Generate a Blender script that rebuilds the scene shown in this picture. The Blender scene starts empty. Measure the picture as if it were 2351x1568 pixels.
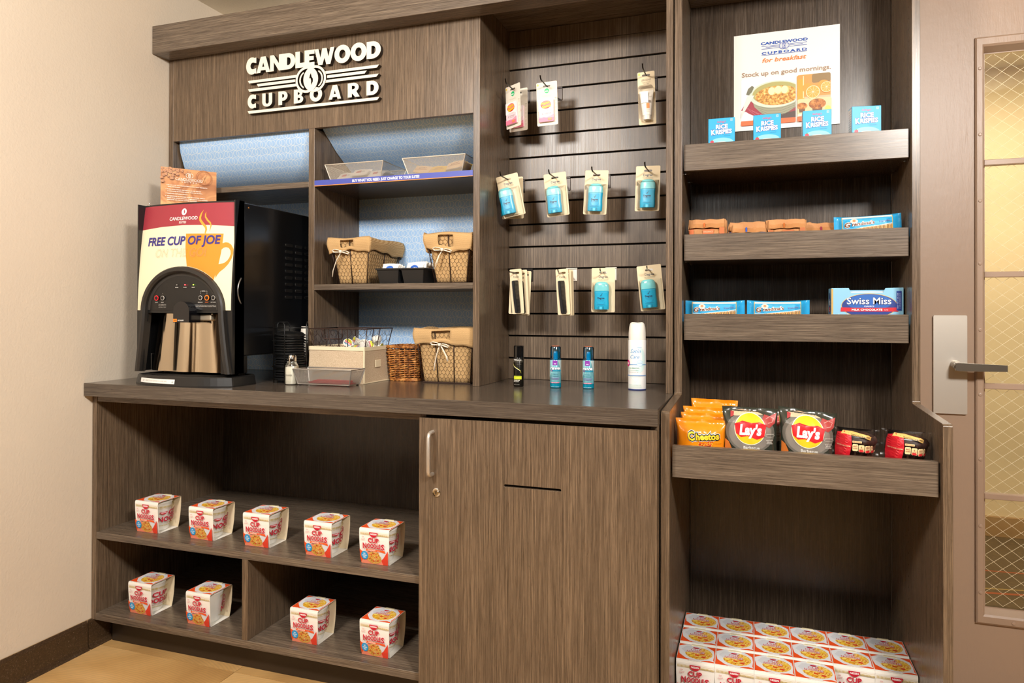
import bpy, math, random
from math import sin, cos, pi, sqrt, atan2
from mathutils import Vector, Matrix
from mathutils.geometry import tessellate_polygon
random.seed(7)
C = bpy.context.scene.collection
S = bpy.context.scene

# ------------------------------------------------------------------ camera, light, exposure
YAW, PITCH, ROLL, F, SHY = -0.32892899, 0.00546827, 0.00244888, 1614.4896, -75.22716
CAM = Vector((2.16388823, -2.42597175, 1.15868673))
fw = Vector((sin(YAW)*cos(PITCH), cos(YAW)*cos(PITCH), sin(PITCH)))
rt0 = Vector((cos(YAW), -sin(YAW), 0)); up0 = rt0.cross(fw)
rt = rt0*cos(ROLL)+up0*sin(ROLL); up = -rt0*sin(ROLL)+up0*cos(ROLL)
cd = bpy.data.cameras.new('camera'); cam = bpy.data.objects.new('camera', cd); C.objects.link(cam)
cam.matrix_world = Matrix(((rt.x, up.x, -fw.x, CAM.x), (rt.y, up.y, -fw.y, CAM.y), (rt.z, up.z, -fw.z, CAM.z), (0, 0, 0, 1)))
cd.sensor_width = 36; cd.lens = F/2351*36; cd.shift_y = SHY/2351; cd.clip_start = .05
S.camera = cam

def at(u, w, ax, val):
    """photo pixel -> the point where its sight line meets the plane ax = val"""
    d = fw*F + rt*(u-1175.5) - up*(w-(784+SHY)); k = 'xyz'.index(ax)
    return CAM + d*((val-CAM[k])/d[k])

w = bpy.data.worlds.new('world'); S.world = w; w.use_nodes = True
w.node_tree.nodes['Background'].inputs[0].default_value = (1, .86, .7, 1)
w.node_tree.nodes['Background'].inputs[1].default_value = .25
def area(name, loc, target, size, power, col, sy=None, spread=pi):
    l = bpy.data.lights.new(name, 'AREA'); l.size = size; l.energy = power; l.color = col; l.spread = spread
    if sy: l.shape = 'RECTANGLE'; l.size_y = sy
    o = bpy.data.objects.new(name, l); C.objects.link(o); o.location = loc
    o.rotation_euler = (Vector(target)-Vector(loc)).to_track_quat('-Z', 'Y').to_euler(); return o
WARM = (1, .84, .66)
area('rear_fill_light', (.95, -2.35, 2.40), (1.1, -.3, .9), .45, 62, (1, .955, .90))
area('rear_fill_light', (3.14, -2.38, 2.40), (2.2, -.3, .7), .45, 88, (1, .955, .90))
area('rear_fill_light', (1.6, -4.6, 2.40), (1.7, -1.5, .6), 1.0, 9, (1, .95, .88))  # added fill behind the camera, not a fixture of the room
area('hall_light', (3.3, 1.0, 2.35), (3.3, 1.2, 0), .6, 26, (1, .93, .80))
S.view_settings.view_transform = 'Standard'; S.view_settings.look = 'None'
S.view_settings.gamma = 1; S.view_settings.use_curve_mapping = False
S.view_settings.exposure = .40
S.cycles.max_bounces = 6; S.cycles.transparent_max_bounces = 16
S.cycles.use_denoising = True
S.cycles.sample_clamp_indirect = 6

# ------------------------------------------------------------------ materials
def lin(h):
    if not isinstance(h, str): return tuple(h)+(1,)
    h = h.lstrip('#'); r = []
    for i in (0, 2, 4):
        c = int(h[i:i+2], 16)/255; r.append(c/12.92 if c <= .04045 else ((c+.055)/1.055)**2.4)
    return tuple(r)+(1,)
_m = {}
def cm(h, rough=.5, metal=0, coat=0, emit=0, alpha=1, name=None):
    k = (h, rough, metal, coat, emit, alpha)
    if k in _m: return _m[k]
    m = bpy.data.materials.new(name or 'colour_'+str(h).lstrip('#')); m.use_nodes = True
    b = m.node_tree.nodes['Principled BSDF']
    b.inputs['Base Color'].default_value = lin(h); b.inputs['Roughness'].default_value = rough
    b.inputs['Metallic'].default_value = metal; b.inputs['Coat Weight'].default_value = coat
    b.inputs['Coat Roughness'].default_value = .08
    if emit: b.inputs['Emission Color'].default_value = lin(h); b.inputs['Emission Strength'].default_value = emit
    b.inputs['Alpha'].default_value = alpha
    _m[k] = m; return m
class NT:
    def __init__(s, name, rough=.5, spec=None):
        s.m = bpy.data.materials.new(name); s.m.use_nodes = True; s.t = s.m.node_tree
        s.b = s.t.nodes['Principled BSDF']; s.b.inputs['Roughness'].default_value = rough
        if spec is not None: s.b.inputs['Specular IOR Level'].default_value = spec
    def n(s, typ, **k):
        x = s.t.nodes.new(typ)
        for a, v in k.items(): setattr(x, a, v)
        return x
    def l(s, a, b): s.t.links.new(a, b)
    def coord(s, sc=(1, 1, 1), kind='Object', loc=(0, 0, 0), rot=(0, 0, 0)):
        c = s.n('ShaderNodeTexCoord'); m = s.n('ShaderNodeMapping')
        m.inputs['Scale'].default_value = sc; m.inputs['Location'].default_value = loc; m.inputs['Rotation'].default_value = rot
        s.l(c.outputs[kind], m.inputs[0]); return m.outputs[0]
    def noise(s, vec, scale=1, detail=3, rough=.5, dist=0):
        x = s.n('ShaderNodeTexNoise'); s.l(vec, x.inputs['Vector'])
        x.inputs['Scale'].default_value = scale; x.inputs['Detail'].default_value = detail
        x.inputs['Roughness'].default_value = rough; x.inputs['Distortion'].default_value = dist
        return x.outputs[0]
    def ramp(s, fac, stops, interp='LINEAR'):
        r = s.n('ShaderNodeValToRGB'); e = r.color_ramp.elements; r.color_ramp.interpolation = interp
        while len(e) < len(stops): e.new(.5)
        for i, (p, c) in enumerate(stops): e[i].position = p; e[i].color = lin(c)
        s.l(fac, r.inputs[0]); return r.outputs[0]
    def math(s, op, a, b=None, c=None):
        x = s.n('ShaderNodeMath', operation=op)
        for i, v in enumerate((a, b, c)):
            if v is None: continue
            if isinstance(v, (int, float)): x.inputs[i].default_value = v
            else: s.l(v, x.inputs[i])
        return x.outputs[0]
    def mix(s, fac, a, b, blend='MIX'):
        x = s.n('ShaderNodeMix', data_type='RGBA', blend_type=blend)
        for i, v in ((0, fac), (6, a), (7, b)):
            if isinstance(v, (int, float)): x.inputs[i].default_value = v
            elif isinstance(v, (tuple, str)): x.inputs[i].default_value = lin(v)
            else: s.l(v, x.inputs[i])
        return x.outputs[2]
    def bump(s, h, st=.2, d=.001):
        x = s.n('ShaderNodeBump'); x.inputs['Strength'].default_value = st; x.inputs['Distance'].default_value = d
        s.l(h, x.inputs['Height']); s.l(x.outputs[0], s.b.inputs['Normal'])
    def col(s, o): s.l(o, s.b.inputs['Base Color'])

def wood(name, axis, c0, c1, c2, rough=.30):
    """streaky bamboo-like laminate; axis = direction of the grain"""
    n = NT(name, rough, .5)
    def sc(a, g): return tuple(g if i == axis else a for i in range(3))
    v1 = n.coord(sc(560, 9)); v2 = n.coord(sc(210, 3.5)); v3 = n.coord(sc(260, 26), loc=(3, 7, 1)); v4 = n.coord(sc(14, .6))
    a = n.noise(v1, 1, 3, .7); b = n.noise(v2, 1, 4, .75, .2); k = n.noise(v3, 1, 3, .7, .8); g = n.noise(v4, 1, 2)
    s = n.math('ADD', n.math('MULTIPLY', a, .46), n.math('ADD', n.math('MULTIPLY', b, .44), n.math('MULTIPLY', g, .10)))
    base = n.ramp(s, [(.31, c0), (.50, c1), (.69, c2)])
    knots = n.ramp(k, [(.60, (1, 1, 1)), (.72, (.60, .56, .53))])
    n.col(n.mix(1.0, base, knots, 'MULTIPLY'))
    n.bump(s, .12, .0006)
    n.l(n.ramp(a, [(.3, (rough-.04,)*3), (.7, (rough+.08,)*3)]), n.b.inputs['Roughness'])
    return n.m
WV = wood('laminate_vertical_grain', 2, '#362c22', '#61503f', '#957d63', .27)
WH = wood('laminate_horizontal_grain', 0, '#372f28', '#615447', '#92816d', .27)
WT = wood('laminate_countertop', 0, '#332c26', '#51473d', '#72665a', .17)
WD = wood('laminate_shaded', 2, '#251e18', '#43372c', '#665646', .24)  # darker copy of the laminate; recess shade is put into its colour
WG = wood('laminate_slats', 2, '#352c25', '#625344', '#94806a', .32)

n = NT('wall_paint_cream', .75); n.col(n.ramp(n.noise(n.coord((1, 1, 1)), 2, 2), [(.3, '#d6c7b3'), (.7, '#dbcdb9')]))
n.bump(n.noise(n.coord((1, 1, 1)), 130, 3, .6), .24, .004); WALL = n.m
n = NT('ceiling_texture', .9); n.col(n.ramp(n.noise(n.coord(), 3, 2), [(.3, '#e6dcc9'), (.7, '#eee5d4')]))
n.bump(n.noise(n.coord(), 90, 4, .6), .4, .004); CEIL = n.m
n = NT('baseboard_tile_brown', .35)
n.col(n.ramp(n.noise(n.coord(), 260, 4, .7), [(.3, '#2b1f14'), (.62, '#4a3723'), (.74, '#9a948c')])); n.bump(n.noise(n.coord(), 60, 3), .3, .003); BASE = n.m
# floor tile: pale timber end-grain print, arcs of fine rings
n = NT('floor_tile_oak', .32)
v = n.coord((1, 1, 1)); q = n.noise(v, 2.2, 4, .55, .6)
wv = n.n('ShaderNodeTexWave', wave_type='RINGS', rings_direction='SPHERICAL'); n.l(n.coord((1, 1.3, 1), loc=(-.25, .35, 0)), wv.inputs[0])
wv.inputs['Scale'].default_value = 26; wv.inputs['Distortion'].default_value = 4; wv.inputs['Detail'].default_value = 3; wv.inputs['Detail Scale'].default_value = .8
base = n.ramp(q, [(.30, '#a98350'), (.48, '#cda66c'), (.62, '#dcb981'), (.75, '#e6c894')])
n.col(n.mix(.22, base, n.ramp(wv.outputs[1], [(.2, '#8a5f2e'), (.6, '#e2b878')]), 'MULTIPLY')); OAK = n.m
n = NT('door_paint_taupe', .40); n.b.inputs['Base Color'].default_value = lin('#a18873')
vv = n.coord((90, 90, 14)); n.bump(n.math('ADD', n.noise(vv, 1, 4, .7), n.math('MULTIPLY', n.noise(n.coord(), 45, 3), .5)), .28, .0022); DOORP = n.m
MUNT = cm('#a48b77', .35, name='muntin_paint')
STEEL = NT('brushed_steel', .3); STEEL.b.inputs['Metallic'].default_value = 1; STEEL.b.inputs['Base Color'].default_value = lin('#cfc6ba')
STEEL.bump(STEEL.noise(STEEL.coord((200, 200, 3)), 1, 2), .05, .0005); STEEL = STEEL.m
SATIN = cm('#cfc7bb', .42, .75, name='satin_nickel'); DARKM = cm('#3a3634', .32, 1, name='dark_gunmetal')
CHROME = cm('#d8d4cc', .12, 1, name='chrome'); BLACK = cm('#121212', .32, name='black_plastic'); BLACKG = cm('#0b0b0c', .15, coat=.5, name='gloss_black')
GREYM = cm('#b9b4ad', .35, .8, name='silver_mesh'); RUST = cm('#3a2820', .45, .5, name='bronze_wire'); WIREK = cm('#141414', .3, .4, name='black_wire')
CREAMY = cm('#efe3c8', .6); KRAFT = cm('#e3d2b4', .75); CARD = cm('#e6d3ae', .55); WHITE = cm('#f4f1ea', .45)
def clear(name, tint=(1, 1, 1), gl=.12, rough=.05, ior=1.4):
    m = bpy.data.materials.new(name); m.use_nodes = True; t = m.node_tree
    for x in list(t.nodes): t.nodes.remove(x)
    o = t.nodes.new('ShaderNodeOutputMaterial'); tr = t.nodes.new('ShaderNodeBsdfTransparent'); g = t.nodes.new('ShaderNodeBsdfGlossy')
    mx = t.nodes.new('ShaderNodeMixShader'); fr = t.nodes.new('ShaderNodeFresnel'); fr.inputs[0].default_value = ior
    ad = t.nodes.new('ShaderNodeMath'); ad.operation = 'MULTIPLY_ADD'; ad.inputs[1].default_value = 1.0; ad.inputs[2].default_value = gl*.3
    tr.inputs[0].default_value = tint+(1,); g.inputs['Roughness'].default_value = rough; g.inputs['Color'].default_value = (1, 1, 1, 1)
    t.links.new(fr.outputs[0], ad.inputs[0]); t.links.new(ad.outputs[0], mx.inputs[0])
    t.links.new(tr.outputs[0], mx.inputs[1]); t.links.new(g.outputs[0], mx.inputs[2]); t.links.new(mx.outputs[0], o.inputs[0]); return m
GLASS = clear('wired_glass', (.975, .95, .88), .1, .02); FILM = clear('clear_film', (.97, .97, .97), .05, .24, 1.22)
JARG = clear('jar_glass', (.95, .97, .96), .3, .03, 1.5); CAPB = clear('cap_plastic_blue', (.08, .56, .76), .3, .08, 1.45)
# ring pattern wallpaper (UV in metres)
def rings_paper():
    n = NT('ring_wallpaper', .38); c = n.n('ShaderNodeTexCoord'); sp = n.n('ShaderNodeSeparateXYZ'); n.l(c.outputs['UV'], sp.inputs[0])
    U, V = sp.outputs[0], sp.outputs[1]; PX, PY, R, D, W = .0435, .0262, .01330, .0070, .00095
    row = n.math('FLOOR', n.math('DIVIDE', V, PY)); fy = n.math('SUBTRACT', V, n.math('MULTIPLY', n.math('ADD', row, .5), PY))
    us = n.math('ADD', U, n.math('MULTIPLY', row, PX*.36))
    def ring(off):
        a = n.math('DIVIDE', n.math('ADD', us, off), PX); f = n.math('MULTIPLY', n.math('SUBTRACT', n.math('FRACT', a), .5), PX)
        d = n.math('SQRT', n.math('ADD', n.math('MULTIPLY', n.math('MULTIPLY', f, f), 1.02), n.math('MULTIPLY', fy, fy)))
        return n.math('LESS_THAN', n.math('ABSOLUTE', n.math('SUBTRACT', d, R-W)), W)
    m = n.math('MAXIMUM', ring(D), ring(-D)); n.col(n.mix(m, '#9dc0e6', '#cdd9e4')); return n.m
PAPER = rings_paper()
def speckle(name, stops, scale, rough=.5, coords='Object', detail=2, bump=0, dist=0):
    n = NT(name, rough); f = n.noise(n.coord(kind=coords), scale, detail, .6, dist); n.col(n.ramp(f, stops))
    if bump: n.bump(f, bump, .002)
    return n.m
NOOD = speckle('noodle_print', [(.28, '#8f4a14'), (.38, '#e08a1c'), (.50, '#f1c846'), (.58, '#f6e08e'), (.68, '#d8471e')], 170, .45)
NOODB = speckle('noodle_print_fork', [(.30, '#7c3f12'), (.42, '#c9872c'), (.54, '#e9c05c'), (.62, '#b33a1c'), (.72, '#f0dc9c')], 190, .45)
OATM = speckle('oatmeal_print', [(.30, '#7c4a10'), (.46, '#c4822a'), (.60, '#e6b45a'), (.72, '#f2d38c')], 130, .5)
MUFP = speckle('muffin_print', [(.30, '#6e3412'), (.5, '#b56a2a'), (.70, '#dc9a52')], 90, .5)
WOODP = speckle('placard_wood_print', [(.28, '#9c5a2c'), (.45, '#c98650'), (.6, '#e0a468'), (.75, '#edbd86')], 14, .5, dist=1.5)
BEANP = speckle('bean_print', [(.35, '#7a451f'), (.6, '#c08048')], 60, .5)
LINEN = NT('linen_cloth', .9); LINEN.col(LINEN.ramp(LINEN.noise(LINEN.coord((1, 1, 1)), 420, 3, .7), [(.3, '#b39a7c'), (.5, '#cbb495'), (.7, '#ddcbb0')])); LINEN.bump(LINEN.noise(LINEN.coord(), 500, 2), .4, .001); LINEN = LINEN.m
BUR = NT('burlap', .95)
_w = BUR.n('ShaderNodeTexWave'); BUR.l(BUR.coord(rot=(.4, .3, .2)), _w.inputs[0]); _w.inputs['Scale'].default_value = 150; _w.inputs['Distortion'].default_value = 1.5
_w2 = BUR.n('ShaderNodeTexWave', bands_direction='Z'); BUR.l(BUR.coord(), _w2.inputs[0]); _w2.inputs['Scale'].default_value = 170; _w2.inputs['Distortion'].default_value = 1.5
_h = BUR.math('MULTIPLY', _w.outputs[1], _w2.outputs[1]); BUR.col(BUR.ramp(_h, [(.0, '#b48a54'), (.35, '#dab27c'), (.8, '#eed09e')])); BUR.bump(_h, .5, .0015); BUR = BUR.m
WICK = speckle('willow', [(.3, '#5c3212'), (.5, '#a4642a'), (.7, '#cf9450')], 60, .45)
CHOC = speckle('chocolate_cake', [(.3, '#1d0d08'), (.6, '#3a1c12'), (.75, '#54301f')], 120, .6, bump=.4)
BROWNBAG = speckle('kraft_bag', [(.3, '#a9703f'), (.6, '#c48b57'), (.75, '#d29c68')], 9, .7, bump=.5)
CARPET = speckle('hall_carpet', [(.3, '#2c2312'), (.6, '#43371f'), (.75, '#5a4a2c')], 60, .95)
HALLW = cm('#d6c5a2', .6, name='hall_wall_paint')

# ------------------------------------------------------------------ mesh helpers
class MB:
    def __init__(s): s.v = []; s.f = []; s.m = []; s.uv = {}
    def face(s, idx, m=0): s.f.append(tuple(idx)); s.m.append(m)
    def add(s, vs, fs, m=0):
        o = len(s.v); s.v += [tuple(x) for x in vs]
        for f in fs: s.face([o+i for i in f], m)
        return s
    def box(s, x0, x1, y0, y1, z0, z1, m=0):
        return s.add([(x0, y0, z0), (x1, y0, z0), (x1, y1, z0), (x0, y1, z0), (x0, y0, z1), (x1, y0, z1), (x1, y1, z1), (x0, y1, z1)],
                     [(0, 3, 2, 1), (4, 5, 6, 7), (0, 1, 5, 4), (1, 2, 6, 5), (2, 3, 7, 6), (3, 0, 4, 7)], m)
    def tube(s, path, r, seg=6, m=0, closed=False, flat=1):
        path = [Vector(p) for p in path]; k = len(path); rings = []; o = len(s.v); prev = None
        for i, p in enumerate(path):
            if closed: t = path[(i+1) % k]-path[i-1]
            else: t = path[min(i+1, k-1)]-path[max(i-1, 0)]
            t = t.normalized() if t.length > 1e-9 else Vector((0, 0, 1))
            if prev is None:
                a = Vector((0, 0, 1)) if abs(t.z) < .9 else Vector((1, 0, 0)); n_ = t.cross(a).normalized()
            else: n_ = (prev-t*prev.dot(t)); n_ = n_.normalized() if n_.length > 1e-6 else t.orthogonal().normalized()
            prev = n_; b = t.cross(n_); rr = r[i] if isinstance(r, (list, tuple)) else r
            for j in range(seg):
                an = 2*pi*j/seg; s.v.append(tuple(p+n_*cos(an)*rr+b*sin(an)*rr*flat))
        for i in range(k if closed else k-1):
            for j in range(seg):
                a = o+i*seg+j; b_ = o+i*seg+(j+1) % seg; c = o+((i+1) % k)*seg+(j+1) % seg; d = o+((i+1) % k)*seg+j
                s.face((a, b_, c, d), m)
        if not closed:
            s.face([o+j for j in range(seg)][::-1], m); s.face([o+(k-1)*seg+j for j in range(seg)], m)
        return s
    def lathe(s, prof, seg=24, c=(0, 0, 0), m=0, a0=0, sx=1, sy=1, caps=True, ms=None):
        o = len(s.v); k = len(prof)
        for (r, z) in prof:
            for j in range(seg):
                a = 2*pi*j/seg+a0; s.v.append((c[0]+r*cos(a)*sx, c[1]+r*sin(a)*sy, c[2]+z))
        for i in range(k-1):
            for j in range(seg):
                j2 = (j+1) % seg; s.face((o+i*seg+j, o+i*seg+j2, o+(i+1)*seg+j2, o+(i+1)*seg+j), ms[i] if ms else m)
        if caps:
            if prof[0][0] > 1e-5: s.face([o+j for j in range(seg)][::-1], m)
            if prof[-1][0] > 1e-5: s.face([o+(k-1)*seg+j for j in range(seg)], ms[-1] if ms else m)
        return s
    def prism(s, pts, d0, d1, ax='y', m=0, holes=(), mside=None):
        """extrude 2-D outline (with holes) along ax; 2-D axes are the two others in order"""
        loops = [list(pts)]+[list(h) for h in holes]
        tri = tessellate_polygon([[Vector((p[0], p[1], 0)) for p in L] for L in loops]); flat = [p for L in loops for p in L]
        def v3(p, d): return {'x': (d, p[0], p[1]), 'y': (p[0], d, p[1]), 'z': (p[0], p[1], d)}[ax]
        o = len(s.v); k = len(flat); s.v += [v3(p, d0) for p in flat]+[v3(p, d1) for p in flat]
        for t in tri: s.face([o+i for i in t], m); s.face([o+k+i for i in t][::-1], m)
        b = 0
        for L in loops:
            for i in range(len(L)):
                j = (i+1) % len(L); s.face((o+b+i, o+b+j, o+k+b+j, o+k+b+i), m if mside is None else mside)
            b += len(L)
        return s
    def xf(s, M):
        s.v = [tuple(M @ Vector(p)) for p in s.v]; return s
    def build(s, name, mats, parent=None, smooth=False, bevel=0, loc=None, seg=1, fix=True, uvf=None, auto=None):
        me = bpy.data.meshes.new(name); me.from_pydata(s.v, [], s.f)
        if not isinstance(mats, (list, tuple)): mats = [mats]
        for x in mats: me.materials.append(x)
        me.polygons.foreach_set('material_index', s.m)
        if uvf:
            ul = me.uv_layers.new(name='UVMap')
            for lp in me.loops: ul.data[lp.index].uv = uvf(s.v[lp.vertex_index])
        me.update()
        if fix:
            import bmesh
            b = bmesh.new(); b.from_mesh(me); bmesh.ops.recalc_face_normals(b, faces=b.faces); b.to_mesh(me); b.free()
        if smooth: me.polygons.foreach_set('use_smooth', [True]*len(me.polygons))
        if auto: me.set_sharp_from_angle(angle=auto)
        o = bpy.data.objects.new(name, me); C.objects.link(o)
        if parent is not None: o.parent = parent
        if loc is not None: o.location = loc
        if bevel:
            bv = o.modifiers.new('bevel', 'BEVEL'); bv.width = bevel; bv.segments = seg; bv.limit_method = 'ANGLE'; bv.angle_limit = .6
        return o
def tag(o, label, cat, group=None):
    o['label'] = label; o['category'] = cat
    if group: o['group'] = group
    return o
def thing(name, loc, label, cat, group=None, rz=0, rot=None):
    o = bpy.data.objects.new(name, None); C.objects.link(o); o.empty_display_size = .05
    o.location = loc; o.rotation_euler = rot if rot else (0, 0, rz); return tag(o, label, cat, group)
def struct(o): o['kind'] = 'structure'; return o
def dup(root, loc, label, rz=None, rot=None, group=None):
    r = root.copy(); C.objects.link(r); r.location = loc; r['label'] = label
    if group: r['group'] = group
    if rz is not None: r.rotation_euler = (0, 0, rz)
    if rot is not None: r.rotation_euler = rot
    for ch in list(root.children):
        c = ch.copy(); C.objects.link(c); c.parent = r
        for g in list(ch.children):
            d = g.copy(); C.objects.link(d); d.parent = c
    return r
def rr(x0, y0, x1, y1, r, n=4):
    P = []
    for cx, cy, a in ((x1-r, y1-r, 0), (x0+r, y1-r, 90), (x0+r, y0+r, 180), (x1-r, y0+r, 270)):
        for i in range(n+1): t = math.radians(a+90*i/n); P.append((cx+r*cos(t), cy+r*sin(t)))
    return P
def ellp(cx, cy, rx, ry, n=28, a0=0, a1=2*pi):
    full = abs(a1-a0-2*pi) < 1e-6
    return [(cx+rx*cos(a0+(a1-a0)*i/(n if full else n-1)), cy+ry*sin(a0+(a1-a0)*i/(n if full else n-1))) for i in range(n)]

# text and flat print -------------------------------------------------------------
_tc = {}
def text2d(s, bold=0., shear=0., space=1., res=2):
    k = (s, bold, shear, space, res)
    if k in _tc: return _tc[k]
    cu = bpy.data.curves.new('t', 'FONT'); cu.body = s; cu.size = 1; cu.offset = bold; cu.shear = shear; cu.space_character = space
    cu.resolution_u = res; cu.align_x = 'CENTER'; ob = bpy.data.objects.new('t', cu)
    me = ob.to_mesh(); vs = [(v.co.x, v.co.y) for v in me.vertices]; fs = [tuple(p.vertices) for p in me.polygons]
    ob.to_mesh_clear(); bpy.data.objects.remove(ob); bpy.data.curves.remove(cu)
    _tc[k] = (vs, fs); return _tc[k]
class Art:
    """flat print: coloured 2-D shapes stacked in order and laid on a surface by fmap(x, y, lift)"""
    def __init__(s, lift=.00025, step=.00012): s.i = []; s.mats = []; s.lift = lift; s.step = step
    def _m(s, c):
        if isinstance(c, str): c = cm(c, .42)
        if c not in s.mats: s.mats.append(c)
        return s.mats.index(c)
    def raw(s, vs, fs, c, cut=0): s.i.append((vs, fs, s._m(c), cut)); return s
    def poly(s, pts, c, cut=0, holes=()):
        L = [pts]+list(holes); t = tessellate_polygon([[Vector((p[0], p[1], 0)) for p in q] for q in L])
        return s.raw([p for q in L for p in q], [tuple(x) for x in t], c, cut)
    def rect(s, x0, y0, x1, y1, c, cut=0): return s.poly([(x0, y0), (x1, y0), (x1, y1), (x0, y1)], c, cut)
    def rr(s, x0, y0, x1, y1, r, c, cut=0): return s.poly(rr(x0, y0, x1, y1, r), c, cut)
    def ell(s, cx, cy, rx, ry, c, n=26, cut=0): return s.poly(ellp(cx, cy, rx, ry, n), c, cut)
    def ring(s, cx, cy, rx, ry, w, c, n=30, a0=0, a1=2*pi):
        A = ellp(cx, cy, rx, ry, n+1, a0, a1-1e-4); B = ellp(cx, cy, rx-w, ry-w, n+1, a0, a1-1e-4)
        return s.raw(A+B, [(i, i+1, n+2+i, n+1+i) for i in range(n)], c)
    def line(s, pts, wd, c):
        vs = []; k = len(pts)
        for i, p in enumerate(pts):
            a = pts[max(i-1, 0)]; b = pts[min(i+1, k-1)]; dx, dy = b[0]-a[0], b[1]-a[1]; L = math.hypot(dx, dy) or 1
            ww = wd[i] if isinstance(wd, (list, tuple)) else wd; nx, ny = -dy/L*ww/2, dx/L*ww/2
            vs += [(p[0]+nx, p[1]+ny), (p[0]-nx, p[1]-ny)]
        return s.raw(vs, [(2*i, 2*i+1, 2*i+3, 2*i+2) for i in range(k-1)], c)
    def text(s, t, cx, cy, h, c, w=None, bold=.0, shear=0., rot=0, space=1., al='C', res=2, arc=0):
        vs, fs = text2d(t, bold, shear, space, res)
        if not vs: return s
        x0 = min(v[0] for v in vs); x1 = max(v[0] for v in vs)
        k = h/.72; kx = k if w is None else w/(x1-x0); mid = (x0+x1)/2
        off = cx if al == 'C' else (cx+(x1-x0)/2*kx if al == 'L' else cx-(x1-x0)/2*kx)
        cr, sr = cos(rot), sin(rot); out = []
        for (x, y) in vs:
            X = (x-mid)*kx; Y = (y-.36)*k
            if arc: Y += arc*(1-(X/(((x1-x0)*kx/2) or 1))**2)
            out.append((off+X*cr-Y*sr, cy+X*sr+Y*cr))
        return s.raw(out, fs, c)
    def build(s, name, parent, fmap, cut=None, loc=None):
        mb = MB(); mi = []
        for li, (vs, fs, m, c) in enumerate(s.i):
            tris = []
            for f in fs:
                for j in range(1, len(f)-1): tris.append((vs[f[0]], vs[f[j]], vs[f[j+1]]))
            cc = c or cut
            if cc:
                out = []
                while tris:
                    t = tris.pop(); e = [(math.hypot(t[i][0]-t[(i+1) % 3][0], t[i][1]-t[(i+1) % 3][1]), i) for i in range(3)]; L, i = max(e)
                    if L <= cc: out.append(t); continue
                    a, b, d = t[i], t[(i+1) % 3], t[(i+2) % 3]; md = ((a[0]+b[0])/2, (a[1]+b[1])/2); tris += [(a, md, d), (md, b, d)]
                tris = out
            o_ = s.lift+li*s.step; ix = {}
            for t in tris:
                ids = []
                for p in t:
                    kk = (round(p[0], 6), round(p[1], 6))
                    if kk not in ix: ix[kk] = len(mb.v); mb.v.append(tuple(fmap(p[0], p[1], o_)))
                    ids.append(ix[kk])
                if len(set(ids)) == 3: mb.face(ids, m)
        return mb.build(name, s.mats, parent, fix=False, loc=loc)
def front(y): return lambda x, z, o: (x, y-o, z)

# ------------------------------------------------------------------ room shell
YW = .09
struct(MB().box(-.02, 6.0, -7.0, .1, -.06, -.006).build('floor', cm('#6b5030', .8)))
floor = bpy.data.objects['floor']
k = 0
for ix in range(0, 9):
    for iy in range(-7, 2):
        x0, y0 = ix*.59+.001, -.565+iy*.59-.59
        x1, y1 = x0+.588, min(y0+.588, .05)
        if y0 > -.1 or y1 < -3.2: continue
        o = MB().box(0, .588, 0, y1-y0, -.006, 0).build('tile', OAK, floor, loc=(x0, y0, 0)); k += 1
struct(MB().box(-.12, -.002, -7.0, YW, 0, 2.445).build('wall_left', WALL))
wb = MB(); wb.box(-.12, 2.60, YW, YW+.1, 0, 2.445).box(2.60, 3.75, YW, YW+.1, 2.36, 2.445).box(3.75, 6.0, YW, YW+.1, 0, 2.445)
struct(wb.build('wall_back', WALL)); FARW = cm('#7d6c5a', .7, name='lobby_paint')
struct(MB().box(6.0, 6.1, -7.0, YW, 0, 2.445).build('wall_right', FARW))
struct(MB().box(-.12, 6.1, -7.1, -7.0, 0, 2.445).build('wall_front', FARW))
struct(MB().box(-.12, 6.1, -7.1, YW+.1, 2.445, 2.52).build('ceiling', CEIL))
bb = struct(MB().box(-.002, .004, -4.5, -.04, 0, .098).build('baseboard_left', cm('#a58a66', .9)))
def cove(y0, y1):
    b = MB(); prof = [(.004, 0), (.022, 0), (.014, .006), (.010, .016), (.009, .088), (.006, .097), (.004, .099)]
    return b.prism(prof, y0, y1, 'y', 0).build('tile', BASE, bb)
yy = -.608
cove(-.604, -.31)
cove(-.306, -.04)
for i in range(9): cove(yy-.303-i*.307, yy-i*.307)

# ------------------------------------------------------------------ door with wired glass and the hall behind it
YD = .05
dr = struct(bpy.data.objects.new('door_1', None)); C.objects.link(dr); dr.location = (0, 0, 0)
GX0, GX1, GZ0, GZ1 = 2.837, 3.52, .271, 1.951
b = MB(); b.box(2.60, GX0-.02, YD, YD+.045, .005, 2.36).box(GX1+.02, 3.75, YD, YD+.045, .005, 2.36).box(GX0-.02, GX1+.02, YD, YD+.045, .005, GZ0-.02).box(GX0-.02, GX1+.02, YD, YD+.045, GZ1+.02, 2.36)
b.build('leaf', DOORP, dr)
def moulding(pts, closed=True):
    """glazing bead: sloped frame round the glass"""
    m = MB(); o = (2.804, GX1+.035, .225, 1.9955); rings = []
    for (d, y) in ((0, YD), (0, YD-.008), (.004, YD-.012), (.018, YD-.012), (.0225, YD-.008), (.031, YD+.024), (.033, YD+.024)):
        x0, x1, z0, z1 = o[0]+d, o[1]-d, o[2]+d*1.3, o[3]-d*1.3; rings.append([(x0, y, z0), (x1, y, z0), (x1, y, z1), (x0, y, z1)])
    for r in rings: m.v += r
    for i in range(len(rings)-1):
        for j in range(4): m.face((i*4+j, i*4+(j+1) % 4, (i+1)*4+(j+1) % 4, (i+1)*4+j))
    return m
moulding(None).build('glazing_frame', DOORP, dr, fix=False)
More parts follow.
